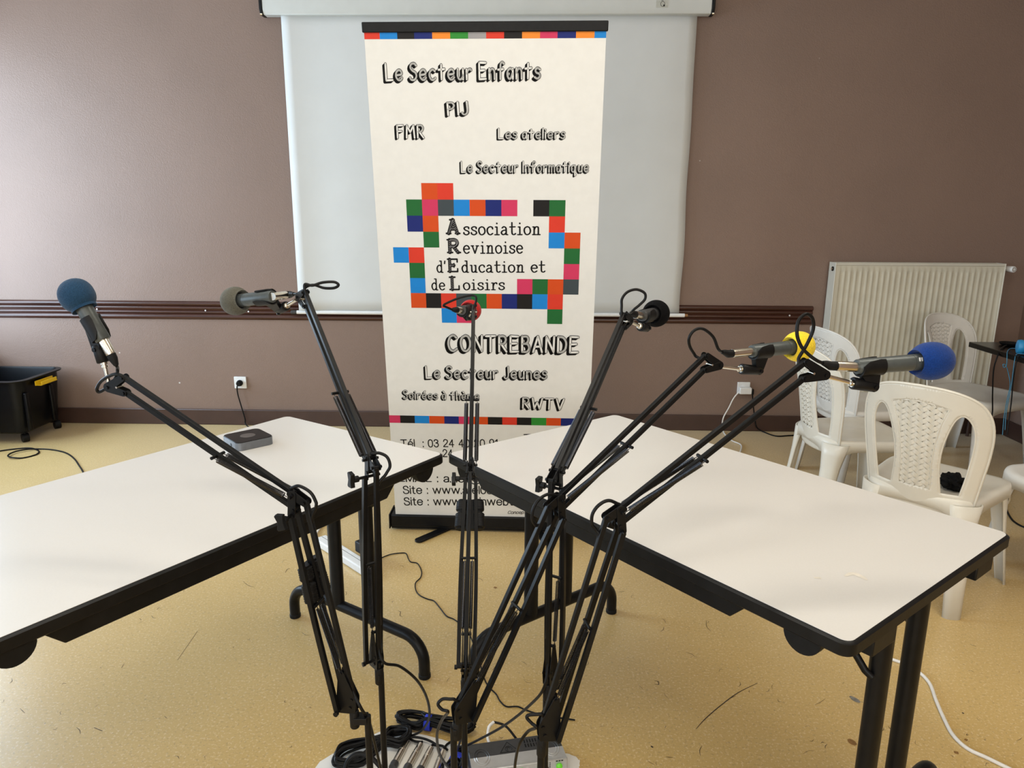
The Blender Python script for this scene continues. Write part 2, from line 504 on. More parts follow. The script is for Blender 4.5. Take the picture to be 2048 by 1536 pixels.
# marks on the floor (stains and scuffs have a shape of their own)
def flat_strip(pxs, w, z=0.0006):
    c = catmull([onz(px, py, z) for px, py in pxs], 6); vs = []; fs = []
    for i, p in enumerate(c):
        d = (c[min(i + 1, len(c) - 1)] - c[max(i - 1, 0)]).normalized(); s = d.cross(ZUP)
        ww = w * (0.35 + 0.65 * math.sin(PI * (i + 0.4) / len(c))) / 2
        vs += [p + s * ww, p - s * ww]
    fs = [(2 * i, 2 * i + 1, 2 * i + 3, 2 * i + 2) for i in range(len(c) - 1)]
    return vs, fs
m = MB()
for pxs, w in (([(1392, 1458), (1410, 1438), (1440, 1412), (1475, 1386), (1515, 1366)], 0.0030), ([(1308, 1361), (1316, 1363), (1317, 1369), (1309, 1368)], 0.0022),
               ([(570, 1146), (575, 1138), (580, 1137)], 0.002), ([(796, 1221), (801, 1224), (800, 1231), (806, 1234)], 0.002),
               ([(1302, 1492), (1306, 1495)], 0.006), ([(188, 1455), (205, 1462)], 0.002), ([(1940, 1288), (1952, 1293)], 0.002), ([(1924, 1425), (1928, 1427)], 0.006),
               ([(985, 1340), (1010, 1310)], 0.0015), ([(355, 1320), (395, 1262)], 0.0012)):
    m.add(*flat_strip(pxs, w))
rs = random.Random(21)
for _ in range(170):          # fine hairs and scratches
    px, py = rs.uniform(-50, 2090), 1540 - 560 * rs.random() ** 1.6
    L_ = rs.uniform(4, 16) * (1 if rs.random() < 0.85 else 2.2); a = rs.uniform(0, PI); cv = rs.uniform(-4, 4)
    dx, dy = L_ * math.cos(a), L_ * math.sin(a) * 0.7
    m.add(*flat_strip([(px, py), (px + dx / 2 - cv * math.sin(a), py + dy / 2 + cv * math.cos(a)), (px + dx, py + dy)], rs.uniform(0.0007, 0.0016)))
struct(m.build('floor_scuffs', M_scuff, smooth=0))
m = MB(); m.add(*flat_strip([(1700, 1392), (1710, 1399), (1720, 1405)], 0.018)); struct(m.build('floor_grey_scuff', M_greyscuff, smooth=0))
m = MB(); m.add(*flat_strip([(1697, 1478), (1704, 1484), (1712, 1490)], 0.02)); m.add(*flat_strip([(1929, 1478), (1935, 1481)], 0.012)); m.add(*flat_strip([(1908, 1504), (1917, 1506)], 0.012))
m.add(*flat_strip([(988, 1174), (993, 1176)], 0.014))
struct(m.build('floor_brown_stain', M_brownstain, smooth=0))


# ------------------------------------------------------------------ projection screen
def projection_screen():
    r = thing('projection_screen', 'wide pull-down projection screen hanging on the back wall behind the banner', 'screen', (-0.27, WALL_Y - 0.05, 0.77))
    xl, xr = -1.585, 1.03; yc = WALL_Y - 0.05
    prof = [(-0.045, 0.0), (-0.045, 0.075), (0.045, 0.075), (0.045, 0.0), (0.03, -0.028), (-0.03, -0.028)]
    zc = 2.565
    m = MB()
    vs = [(x, yc + a, zc + b) for x in (xl, xr) for a, b in prof]; n = len(prof)
    m.add(vs, [(i, (i + 1) % n, n + (i + 1) % n, n + i) for i in range(n)] + [tuple(range(n)), tuple(range(2 * n - 1, n - 1, -1))])
    m.build('case', M_case, r, bevel=0.004)
    for x, sg in ((xl, -1), (xr, 1)):
        m = MB()
        vs = [(x + sg * t, yc + a * 1.08, zc + b * 1.08) for t in (0.0, 0.018) for a, b in prof]
        m.add(vs, [(i, (i + 1) % n, n + (i + 1) % n, n + i) for i in range(n)] + [tuple(range(n)), tuple(range(2 * n - 1, n - 1, -1))])
        cap = m.build('end_cap', M_blackpl, r, bevel=0.003)
        m = MB(); m.cyl((x + sg * 0.004, yc - 0.034, zc - 0.026), (x + sg * 0.016, yc - 0.036, zc - 0.026), 0.007, 12)
        m.build('screw', M_nickel, cap)
    # small faded sticker on the case
    c = ony(1324, 8, yc - 0.0465)
    m = MB(); m.box(c, (0.066, 0.001, 0.038)); st = m.build('sticker', mat('faded_label', (0.52, 0.52, 0.46, 1), 0.5, noise=0.1, nscale=80), r)
    m = MB(); m.tube([c + V((0.012 * math.cos(a) + 0.004, -0.001, 0.013 * math.sin(a))) for a in [i * PI / 8 for i in range(17)]], 0.001, 5)
    m.box(c + V((0.012, -0.001, -0.008)), (0.008, 0.001, 0.01)); m.box(c + V((0.002, -0.001, 0.018)), (0.012, 0.001, 0.002))
    m.build('sticker_print', M_blackpl, st)
    # cloth: slightly curled at the vertical edges
    xa, xb, zt, zb = -1.488, 0.962, 2.56, 0.79
    m = MB(); nx, nz = 48, 24; vs = []
    for j in range(nz + 1):
        z = zt + (zb - zt) * j / nz
        for i in range(nx + 1):
            t = i / nx; x = xa + (xb - xa) * t
            e = max(0, (abs(t - 0.5) - 0.40) / 0.10)
            curl = 0.022 * e * e * (1 + 0.6 * j / nz)
            wob = 0.003 * math.sin(7 * t * PI + z * 1.3) * (j / nz)
            xx = x - (0.006 * math.sin(z * 9) * e * (1 if t > .5 else 0) * j / nz)
            vs.append((xx, yc + 0.012 - (curl if t < .5 else -curl * 0.5) + wob, z))
    fs = [(j * (nx + 1) + i, j * (nx + 1) + i + 1, (j + 1) * (nx + 1) + i + 1, (j + 1) * (nx + 1) + i) for j in range(nz) for i in range(nx)]
    m.add(vs, fs); m.build('screen_cloth', M_screen, r, smooth=180, solid=0.0012)
    zb = 0.785
    m = MB(); m.cyl((xa - 0.025, yc + 0.012, zb - 0.008), (xb + 0.028, yc + 0.012, zb - 0.008), 0.0125, 20)
    bar = m.build('bottom_bar', M_white, r)
    m = MB(); m.cyl((xa - 0.062, yc + 0.012, zb - 0.008), (xa - 0.024, yc + 0.012, zb - 0.008), 0.0138, 20); m.build('bar_cap', M_charc, bar, bevel=0.003)
    m = MB(); m.cyl((xb + 0.027, yc + 0.012, zb - 0.008), (xb + 0.048, yc + 0.012, zb - 0.008), 0.0095, 16); m.build('bar_plug', M_brass, bar)


projection_screen()

# ------------------------------------------------------------------ lettering
# stroke alphabet: "~" marks a smoothed stroke, units are tenths of the cap height
COMIC = {
 'L': ['0,10 0,0 5,0.2'], 'e': ['~0.6,3 4.6,3.6 4.4,5.4 2.8,6.2 0.8,4.8 0.4,2.2 2,0.2 4,0.2 5,1.3'],
 'S': ['~5,8.8 3.6,10 1.4,9.6 0.6,7.6 2,5.8 4.4,4.4 5,2.2 3.4,0.2 1,0.2 0,1.4'],
 'c': ['~4.6,5.2 3,6.2 0.9,5 0.3,2.6 1.4,0.4 3.2,0 4.8,1'], 't': ['2.2,9 2.1,0.2', '0,6 4.6,6.4'],
 'u': ['~0.4,6.2 0.3,2.4 1.2,0.4 2.8,0.2 4.2,1.6 4.4,3', '4.5,6.2 4.5,0'], 'r': ['0.4,6 0.5,0', '~0.5,3.4 1.6,5.6 3.4,6.2 4,5.6'],
 'E': ['0,10 0,0 5,0.2', '0,5.2 4,5.4', '0,10 5,9.8'], 'n': ['0.3,6.2 0.3,0', '~0.3,3.6 1.6,5.8 3.2,6 4.2,4.4 4.4,0'],
 'f': ['~4.4,9.2 3.2,10 2,9 1.8,6 1.7,0', '0,5.6 3.8,5.9'], 'a': ['~4,5.4 2.4,6.2 0.6,4.8 0.3,2.2 1.4,0.2 3,0.6 4.2,3.4', '4.4,6 4.5,0'],
 's': ['~4.2,5.4 2.4,6.3 0.8,5.2 1.4,3.6 3.6,2.8 4,1.2 2.2,0 0.2,0.8'],
 'P': ['0.2,10 0.2,0', '~0.2,9.8 3.2,9.8 4.6,7.6 3.2,5.2 0.2,4.6'], 'I': ['0.6,10 0.6,0'],
 'J': ['~3.6,10 3.8,3 2.8,0.4 1,0 0,1.4'], 'F': ['0.2,10 0.2,0', '0.2,9.8 5,10', '0.2,5.2 3.8,5.4'],
 'M': ['0,0 0.6,10 3.2,4.4 6,10 6.6,0'], 'R': ['0.2,10 0.2,0', '~0.2,9.8 3.4,9.8 4.6,7.6 3.2,5.2 0.4,4.8', '1.6,4.8 5,0'],
 'l': ['0.6,10 0.6,0'], 'i': ['0.6,6.2 0.6,0', '0.6,9 0.65,8.4'], 'o': ['~2.6,6.2 0.6,5 0.3,2.4 1.6,0.1 3.8,0.4 4.9,2.6 4.4,5.2 2.6,6.2'],
 'm': ['0.2,6.2 0.2,0', '~0.2,3.6 1.2,5.8 2.4,6 3.2,4 3.3,0', '~3.3,3.6 4.2,5.8 5.6,6 6.4,4 6.6,0'],
 'q': ['~4.2,5.4 2.4,6.2 0.6,4.8 0.4,2 2,0 3.6,0.8 4.4,3.4', '4.4,6.2 4.3,-3.4 5.6,-2.6'],
 'C': ['~5.6,8.6 3.8,10 1.4,8.8 0.2,5 1.2,1.2 3.6,0 5.8,1.4'], 'O': ['~3.4,10 1,8.4 0.2,5 1.4,1 3.8,0.1 6,2.4 6.4,6 5.2,9.2 3.4,10'],
 'N': ['0.2,0 0.4,10 5.2,0.2 5.4,10'], 'T': ['3,9.8 2.9,0', '0,9.8 6,10'], 'B': ['0.2,10 0.2,0', '~0.2,9.8 3.2,9.8 4.2,7.8 3,5.6 0.4,5.2', '~0.4,5.2 3.6,5 4.8,2.6 3.4,0.2 0.2,0.1'],
 'A': ['0,0 3,10 5.8,0', '1.2,3.4 4.8,3.6'], 'D': ['0.2,10 0.2,0', '~0.2,9.9 3.4,9.4 5.4,6.4 5,2.2 2.8,0.2 0.2,0.1'],
 'W': ['0,10 1.6,0 3.8,6.4 5.8,0 7.8,10'], 'V': ['0,10 2.8,0 5.8,10'], 'h': ['0.3,10 0.3,0', '~0.3,3.6 1.6,5.8 3.2,6 4.2,4.4 4.4,0'],
}
COMIC['é'] = COMIC['e'] + ['2.4,7.8 4.0,9.8']; COMIC['è'] = COMIC['e'] + ['3.2,7.8 1.6,9.8']; COMIC['à'] = COMIC['a'] + ['3.0,7.8 1.4,9.8']
SERIF = {
 's': ['~5,7.6 4.8,9.4 2.6,10 0.6,8.4 1.6,6 4.4,4.4 5.2,2 3,0 0.6,1 0.2,2.8'], 'o': ['~3,10 0.8,8.4 0.1,5 1.2,1 3.2,0 5.4,1.8 6,5.2 5,8.8 3,10'],
 'c': ['~5.4,7.2 5,9.2 3,10 0.8,8.2 0.2,4.8 1.4,1 3.4,0 5.4,1.6'], 'i': ['1,9.6 2.4,9.6 2.4,0', '0.4,0 4.4,0', '2.3,14.4 2.4,13.6'],
 'a': ['~1,8.4 2.6,10 4.4,8.8 4.8,6.4 4.8,0.4', '~4.8,5.8 1.6,5 0.2,2.6 1.4,0.2 3.4,0.6 4.8,2.6', '4.8,0.2 6.2,0'],
 't': ['~2,15 2,3 2.8,0.4 4.4,0.2 5.4,1.4', '0,9.6 5,9.8'], 'n': ['0.2,9.6 1.4,9.6 1.4,0', '0,0 3,0', '~1.4,6 2.8,9.4 4.8,9.6 5.4,7.6 5.4,0', '4,0 7,0'],
 'e': ['~0.6,5.4 5.6,5.6 5,8.8 3,10 0.8,8.2 0.2,4.6 1.6,0.8 3.6,0 5.6,1.6'], 'v': ['0.4,9.6 3,0 5.6,9.6', '-0.6,9.6 1.6,9.6', '4.4,9.6 6.8,9.6'],
 'd': ['3.4,15.6 5,15.6 5,0 6.4,0', '~5,7.6 3.2,10 1,8.4 0.2,4.8 1.4,0.6 3.4,0.4 5,3'], "'": ['0.8,15.5 0.4,12'],
 'u': ['0,9.6 1.2,9.6 1.2,3', '~1.2,4 1.6,0.8 3.4,0.2 5,2.4 5.2,4', '4,9.6 5.2,9.6 5.2,0 6.4,0'], 'r': ['0.2,9.6 1.6,9.6 1.6,0', '0,0 3.4,0', '~1.6,5.4 2.6,8.8 4.6,10 5.2,8.4'],
}
SLAB = {'A': (['2,0.6 5,9.4', '5,9.4 8,0.6', '3.2,3.6 6.8,3.6'], ['0.4,0.6 3.4,0.6', '6.6,0.6 9.6,0.6', '3,9.4 6,9.4']),
 'R': (['2.2,0.6 2.2,9.4', '~2.2,9.2 6,9.2 7.4,7.2 6,5 2.4,4.8', '4.6,4.8 7.8,0.6'], ['0.6,0.6 4,0.6', '6.8,0.6 9.4,0.6', '0.6,9.4 4,9.4']),
 'E': (['2.2,0.6 2.2,9.4', '2.2,5 5.6,5'], ['0.6,0.6 8.4,0.6 8.4,2.6', '0.6,9.4 8.2,9.4 8.2,7.4', '5.6,3.8 5.6,6.2']),
 'L': (['3,0.6 3,9.4'], ['1,9.4 5.4,9.4', '1,0.6 8.4,0.6 8.4,3.2'])}


SANS = {
 'T': ['3.6,9.6 3.6,0', '0,9.6 7.2,9.6'], 'é': ['~0.6,3.9 6,3.9 5.4,6.2 3.3,7.2 1.2,6 0.5,3.4 1.4,0.9 3.4,0 5.2,0.8 6,2.1', '3.0,8.8 4.6,10.4'], 'l': ['0.6,10 0.6,0'], ':': ['0.6,7 0.6,6', '0.6,1 0.6,0'],
 '0': ['~2.9,9.8 0.9,8.4 0.3,4.9 0.9,1.2 2.9,0 5,1.2 5.6,4.9 5,8.4 2.9,9.8'], '3': ['~0.4,7.6 1.4,9.4 3.2,9.6 4.9,8.4 4.6,6.2 2.4,5.3', '~2.4,5.3 4.8,4.6 5.5,2.6 4.4,0.6 2.6,0 0.9,0.9 0.2,2.4'],
 '2': ['~0.5,7.2 1.2,9.2 3,9.8 5,8.8 5.3,6.8 3.8,4.4 1.2,1.8 0.3,0.4', '0.3,0.4 5.6,0.4'], '4': ['4.1,0 4.1,9.6 0.2,3 5.8,3'], '9': ['~5.3,7 4.4,4.4 2.6,3.6 0.8,4.8 0.4,6.8 1.2,9 3,9.8 4.8,8.8 5.5,6 5,1.8 3,0 1.2,0.5 0.5,1.8'],
 '1': ['0.6,7.2 2.8,9.6 2.8,0'], 'E': ['6.2,0.4 0.6,0.4 0.6,9.6 6,9.6', '0.6,5.2 5.6,5.2'], 'M': ['0.6,0 0.6,9.6 4.2,0.6 7.8,9.6 7.8,0'], 'A': ['0,0 3.8,9.8 7.6,0', '1.3,3.3 6.3,3.3'], 'I': ['0.6,9.8 0.6,0'], 'L': ['0.6,9.8 0.6,0.4 5.4,0.4'],
 'a': ['~0.7,5.5 1.4,6.9 3,7.2 4.8,6.4 5,4.6 5,0.2', '~5,4 2,3.5 0.4,1.9 1.2,0.3 3,0.1 4.6,1.2 5,2.8'], '.': ['0.6,0.8 0.6,0'], 'r': ['0.6,7.2 0.6,0', '~0.6,4.2 1.4,6.6 3,7'], 'e': ['~0.6,3.9 6,3.9 5.4,6.2 3.3,7.2 1.2,6 0.5,3.4 1.4,0.9 3.4,0 5.2,0.8 6,2.1'],
 '@': ['~8.6,6.6 7.8,2.6 8.8,1.8 10.6,3.4 10.8,6.2 9,9.2 6,9.9 2.4,8.4 0.5,4.6 1.6,0 5,-2.4 9,-1.6 10.6,0', '~8.2,5 7,6.9 5,6.6 3.6,4.2 4,2.2 5.6,1.9 7.4,3.4 8.2,5.2'],
 'S': ['~6,7.4 5.2,9.2 3.4,9.8 1.2,9 0.8,7 2.2,5.6 4.8,4.8 6.4,3.4 6.2,1.2 4,0 1.4,0.5 0.4,2.6'], 'i': ['0.6,7.2 0.6,0', '0.6,9.9 0.6,9.1'], 't': ['~1.5,9.4 1.5,2 2,0.3 3.4,0.2', '0,7 3.2,7'], 'w': ['0,7.2 2.1,0.2 4.4,7.2 6.6,0.2 8.8,7.2'],
 '8': ['~2.9,9.8 1,8.9 0.9,6.4 2.9,5.3 4.9,6.4 4.8,8.9 2.9,9.8', '~2.9,5.3 0.8,4.4 0.3,2.2 1.4,0.3 3,0 4.8,0.5 5.6,2.4 4.9,4.5 2.9,5.3'], '5': ['5.2,9.5 1.4,9.5 0.8,5', '~0.8,5 2.6,6.2 4.8,5.6 5.6,3.4 4.6,0.8 2.6,0 0.8,1 0.3,2.4'],
 'v': ['0,7.2 2.8,0 5.6,7.2'], 'n': ['0.6,7.2 0.6,0', '~0.6,4.4 1.6,6.6 3.4,7.2 4.8,6.2 5,4 5,0'], 'b': ['0.6,10 0.6,0', '~0.6,4.4 1.4,6.6 3.2,7.2 5,6 5.6,3.6 5,1 3.2,0 1.4,0.6 0.6,2.6'], 'f': ['~3.2,9.8 2,9.6 1.5,8.4 1.5,0', '0,7 3,7'],
 'C': ['~7.2,7 6.2,9 4,9.8 1.6,8.6 0.4,5 1.4,1.4 4,0 6.4,1 7.4,3'], 'o': ['~3.1,7.2 1.2,6.2 0.5,3.6 1.2,0.9 3.1,0 5.1,0.9 5.8,3.6 5.1,6.2 3.1,7.2'], 'c': ['~5.4,5 4.6,6.6 3,7.2 1.2,6.2 0.5,3.6 1.2,0.9 3,0 4.8,0.8 5.5,2.4'], 'p': ['0.6,7.2 0.6,-2.6', '~0.6,4.4 1.4,6.6 3.2,7.2 5,6 5.6,3.6 5,1 3.2,0 1.4,0.6 0.6,2.6']}


def strokes_of(defs):
    out = []
    for s in defs:
        sm = s.startswith('~')
        pts = [V((float(a.split(',')[0]), float(a.split(',')[1]), 0)) for a in s.lstrip('~').split()]
        out.append(catmull(pts, 5) if sm and len(pts) > 2 else pts)
    return out


def ribbon2(m, pts, w, Mx, z):
    """flat 2-D ribbon with round joins, mapped by Mx at layer height z"""
    for i in range(len(pts) - 1):
        a, b = pts[i], pts[i + 1]; d = b - a
        if d.length < 1e-6: continue
        d.normalize(); n = V((-d.y, d.x, 0)) * (w / 2)
        m.add([V((p.x, p.y, z)) for p in (a + n, a - n, b - n, b + n)], [(0, 1, 2, 3)], Mx)
    for p in pts:
        m.add([V((p.x + w / 2 * math.cos(q * PI / 4), p.y + w / 2 * math.sin(q * PI / 4), z)) for q in range(8)], [tuple(range(8))], Mx)


def layout(text, font, space=3.6, gap=2.7):
    x = 0; out = []
    for ch in text:
        if ch == ' ':
            x += space; continue
        ss = strokes_of(font[ch])
        mn = min(p.x for s in ss for p in s); mxx = max(p.x for s in ss for p in s)
        out += [[p + V((x - mn, 0, 0)) for p in s] for s in ss]
        x += (mxx - mn) + gap
    return out, x - gap


# ------------------------------------------------------------------ roll-up banner
BAN_O = V((-0.602, 3.064, 0)); BAN_U = V((1, -0.02, 0)).normalized(); BAN_LEAN = 0.137
BAN_V = V((0, -BAN_LEAN, 1)).normalized(); BAN_N = BAN_U.cross(BAN_V).normalized()
if BAN_N.y > 0: BAN_N = -BAN_N          # towards the room
BAN_M = Matrix(((BAN_U.x, BAN_V.x, BAN_N.x, BAN_O.x), (BAN_U.y, BAN_V.y, BAN_N.y, BAN_O.y), (BAN_U.z, BAN_V.z, BAN_N.z, BAN_O.z), (0, 0, 0, 1)))


def bpx(px, py):
    P = onpl(px, py, BAN_O, BAN_N) - BAN_O
    return V((P.dot(BAN_U), P.dot(BAN_V), 0))


def text_frame(p0, p1, cap_px, W):
    """matrix from glyph units (cap = 10, width W) to banner coordinates"""
    a, b = bpx(*p0), bpx(*p1); ux = (b - a)
    hgt = (bpx(p0[0], p0[1] - cap_px) - a).length
    sx = ux.length / W; sy = hgt / 10
    d = ux.normalized(); n = V((-d.y, d.x, 0))
    return BAN_M @ Matrix(((d.x * sx, n.x * sy, 0, a.x), (d.y * sx, n.y * sy, 0, a.y), (0, 0, 1, 0), (0, 0, 0, 1)))


def ban_quad(m, u0, u1, v0, v1, z):
    m.add([(u0, v0, z), (u1, v0, z), (u1, v1, z), (u0, v1, z)], [(0, 1, 2, 3)], BAN_M)


def banner():
    r = thing('roll_up_banner', 'tall white roll-up banner with coloured squares and black lettering in front of the screen', 'banner', (BAN_O.x + 0.43, BAN_O.y, 0))
    cols = {'w': (0.75, 0.745, 0.72), 'k': (0.012, 0.011, 0.011), 'r': (0.66, 0.045, 0.024), 'o': (0.62, 0.072, 0.012), 'b': (0.012, 0.22, 0.63), 'n': (0.012, 0.022, 0.16),
            'g': (0.016, 0.13, 0.033), 'G': (0.03, 0.25, 0.035), 'd': (0.05, 0.065, 0.075), 's': (0.32, 0.31, 0.32), 'p': (0.60, 0.04, 0.115), 'a': (0.82, 0.25, 0.03)}
    order = list(cols)
    mats = [mat('banner_ink_' + {'w': 'white', 'k': 'black', 'r': 'red', 'o': 'orange', 'b': 'blue', 'n': 'navy', 'g': 'green', 'G': 'light_green', 'd': 'slate', 's': 'grey', 'p': 'pink', 'a': 'amber'}[c], cols[c] + (1,), 0.5, noise=0.02, nscale=30, spec=0.18) for c in order]
    m = MB()

    def use(c): m.cur = order.index(c)
    use('w')
    W, Hh = 0.86, 2.06
    m.add([(0, 0.06, 0), (W, 0.06, 0), (W, Hh, 0), (0, Hh, 0), (0, 0.06, -0.001), (W, 0.06, -0.001), (W, Hh, -0.001), (0, Hh, -0.001)], [(0, 1, 2, 3), (7, 6, 5, 4), (0, 4, 5, 1), (1, 5, 6, 2), (2, 6, 7, 3), (3, 7, 4, 0)], BAN_M)
    z1, z2, z3, z4 = 0.0005, 0.0009, 0.0013, 0.0017
    # strip along the top
    xs = [727, 756, 791, 825, 861, 897, 933, 969, 1005, 1041, 1077, 1112, 1149, 1186, 1209]
    us = [bpx(x, 65).x for x in xs]; us[0] = 0.0; us[-1] = W
    vb = bpx(960, 78).y
    for i, c in enumerate('rbknaGsrkapnab'):
        use(c); ban_quad(m, us[i], us[i + 1], vb, Hh, z1)
    xs = [780, 800, 829, 858, 888, 917, 946, 975, 1004, 1033, 1062, 1092, 1121]
    us = [bpx(x, 841).x for x in xs]; us[0] = 0.0
    st = (us[-1] - us[1]) / 11
    us += [us[-1] + st, W]
    va, vb = bpx(960, 834).y, bpx(960, 849).y
    for i, c in enumerate('pkbonpokrkGonr'):
        use(c); ban_quad(m, us[i], us[i + 1], vb, va, z1)
    # crown of squares round the name
    u1 = bpx(810, 399).x; u11 = bpx(1129, 401).x; vt = bpx(810, 399).y; vbm = bpx(1123, 649).y
    pu = (u11 - u1) / 10; pv = (vt - vbm) / 8
    cells = {0: {2: 'o', 3: 'r'}, 1: {1: 'g', 2: 'p', 3: 'd', 4: 'b', 5: 'o', 6: 'n', 7: 'p', 9: 'k', 10: 'g'}, 2: {1: 'n', 2: 'o', 10: 'r'}, 3: {2: 'g', 10: 'b', 11: 'o'},
             4: {0: 'b', 1: 'r', 11: 'g'}, 5: {1: 'g', 11: 'p'}, 6: {1: 'b', 8: 'p', 9: 'g', 10: 'o', 11: 'd'},
             7: {1: 'o', 2: 'k', 3: 'r', 4: 'd', 5: 'g', 6: 'o', 7: 'n', 8: 'k', 9: 'b', 10: 'r'}, 8: {3: 'b', 4: 'p', 10: 'g'}}
    for rr, row in cells.items():
        for c, k in row.items():
            use(k); ban_quad(m, u1 + (c - 1) * pu, u1 + c * pu, vt - rr * pv, vt - (rr - 1) * pv, z1)
    # hand-drawn outlined words with a drop shadow
    for text, p0, p1, cap in (('Le Secteur Enfants', (770, 161), (1077, 158), 33), ('PIJ', (894, 231), (933, 229), 25), ('FMR', (793, 276), (845, 276), 25),
                              ('Les ateliers', (995, 278), (1127, 278), 20), ('Le Secteur Informatique', (921, 345), (1174, 345), 21), ('CONTREBANDE', (896, 702), (1154, 706), 31),
                              ('Le Secteur Jeunes', (852, 756), (1092, 758), 23), ('Soirées à thème', (806, 797), (957, 800), 16), ('RWTV', (1045, 817), (1126, 820), 21)):
        ss, W_ = layout(text, COMIC)
        Mx = text_frame(p0, p1, cap, W_)
        use('k')
        for q in range(1, 5):
            for s in ss: ribbon2(m, [p + V((-0.40 * q, -0.27 * q, 0)) for p in s], 1.75, Mx, z2)
        for s in ss: ribbon2(m, s, 2.0, Mx, z2 + 0.0002)
        use('w')
        for s in ss: ribbon2(m, s, 1.25, Mx, z3 + 0.0002)
    # typewriter words
    use('k')
    for text, p0, p1, xh in (('ssociation', (926, 470), (1078, 470), 16), ('evinoise', (926, 507), (1043, 507), 15.5), ("d'", (873, 545), (889, 545), 14.5), ('ducation', (923, 545), (1046, 545), 14.5), ('et', (1061, 545), (1088, 545), 14.5), ('de', (863, 580), (888, 580), 14), ('oisirs', (926, 580), (1007, 580), 14)):
        ss, W_ = layout(text, SERIF, gap=2.2)
        Mx = text_frame(p0, p1, xh, W_)
        for s in ss: ribbon2(m, s, 1.55, Mx, z2)
    for ch, p0, p1, cap in (('A', (890, 469), (919, 469), 31), ('R', (892, 507), (921, 507), 29), ('E', (893, 545), (918, 545), 28), ('L', (896, 581), (921, 581), 28)):
        main, ser = SLAB[ch]
        Mx = text_frame(p0, p1, cap, 10)
        use('k')
        for s in strokes_of(main): ribbon2(m, s, 2.5, Mx, z2)
        for s in strokes_of(ser): ribbon2(m, s, 1.2, Mx, z2 + 0.0001)
        use('s')
        for s in strokes_of(main):          # pencil hatching
            for i in range(len(s) - 1):
                a, b = s[i], s[i + 1]; n = max(1, int((b - a).length / 1.1))
                for q in range(n):
                    c = a.lerp(b, (q + 0.5) / n)
                    ribbon2(m, [c + V((-0.7, -0.5, 0)), c + V((0.7, 0.5, 0))], 0.2, Mx, z3)
    use('k')
    for text, p0, p1, cap, it in (('Tél  : 03 24 40 20 91', (802, 894), (994, 894), 15, 0), ('24', (886, 914), (905, 914), 15, 0), ('T', (1048, 884), (1066, 884), 15, 0), ('EMAIL : a.r.e.l@', (798, 963), (960, 965), 14.5, 0),
                                  ('Site : www.arel08500', (807, 987), (1022, 988), 15, 0), ('Site : www.revinwebtv.fr', (809, 1010), (1058, 1011), 15, 0), ('Conception', (1015, 1028), (1062, 1028), 6, 0.35)):
        ss, W_ = layout(text, SANS, space=4.6, gap=1.9)
        Mx = text_frame(p0, p1, cap, W_)
        for st_ in ss: ribbon2(m, [p + V((p.y * it, 0, 0)) for p in st_], 1.25, Mx, z2)
    m.build('printed_panel', mats, r, smooth=0, fix=False)
    # top clamp rail, base cassette, feet, pole
    m = MB(); m.box((W / 2, Hh + 0.012, -0.001), (W + 0.012, 0.034, 0.016), BAN_M); m.build('top_rail', M_blackpl, r, bevel=0.003)
    B = lambda u, d, z: BAN_O + BAN_U * u + V((0, -1, 0)) * d + ZUP * z
    m = MB(); m.box(B(W / 2 - 0.005, -0.03, 0.048), (W + 0.035, 0.10, 0.056), axes=(BAN_U, BAN_U.cross(ZUP) * -1, ZUP)); base = m.build('base_cassette', M_black, r, bevel=0.006)
    m = MB(); m.box(B(W / 2 - 0.005, -0.03, 0.014), (W + 0.03, 0.085, 0.014), axes=(BAN_U, BAN_U.cross(ZUP) * -1, ZUP)); m.build('base_plate', M_black, r, bevel=0.003)
    for s in (-1, 1):
        m = MB(); m.box(B(W / 2 - 0.005 + s * (W / 2 + 0.02), -0.03, 0.045), (0.006, 0.11, 0.07), axes=(BAN_U, BAN_U.cross(ZUP) * -1, ZUP)); m.build('end_plate', M_blackpl, r, bevel=0.002)
    a = onz(832, 1083, 0.006); b = B(0.255, -0.03, 0.006)
    for aa, bb in ((a, b), (B(0.70, 0.14, 0.006), B(0.63, -0.03, 0.006))):
        d = (bb - aa).normalized(); s = d.cross(ZUP)
        L_ = (bb - aa).length
        poly = hull2([(0.02, 0, 0.021), (L_, 0, 0.021)])
        m = MB(); m.prism(poly, 0.008, aa, d, s); m.build('foot', M_black, r, bevel=0.002)
    m = MB(); m.cyl(B(W / 2, -0.05, 0.07), BAN_M @ V((W / 2, Hh, -0.02)), 0.008, 12); m.build('rear_pole', M_nickel, r)


banner()


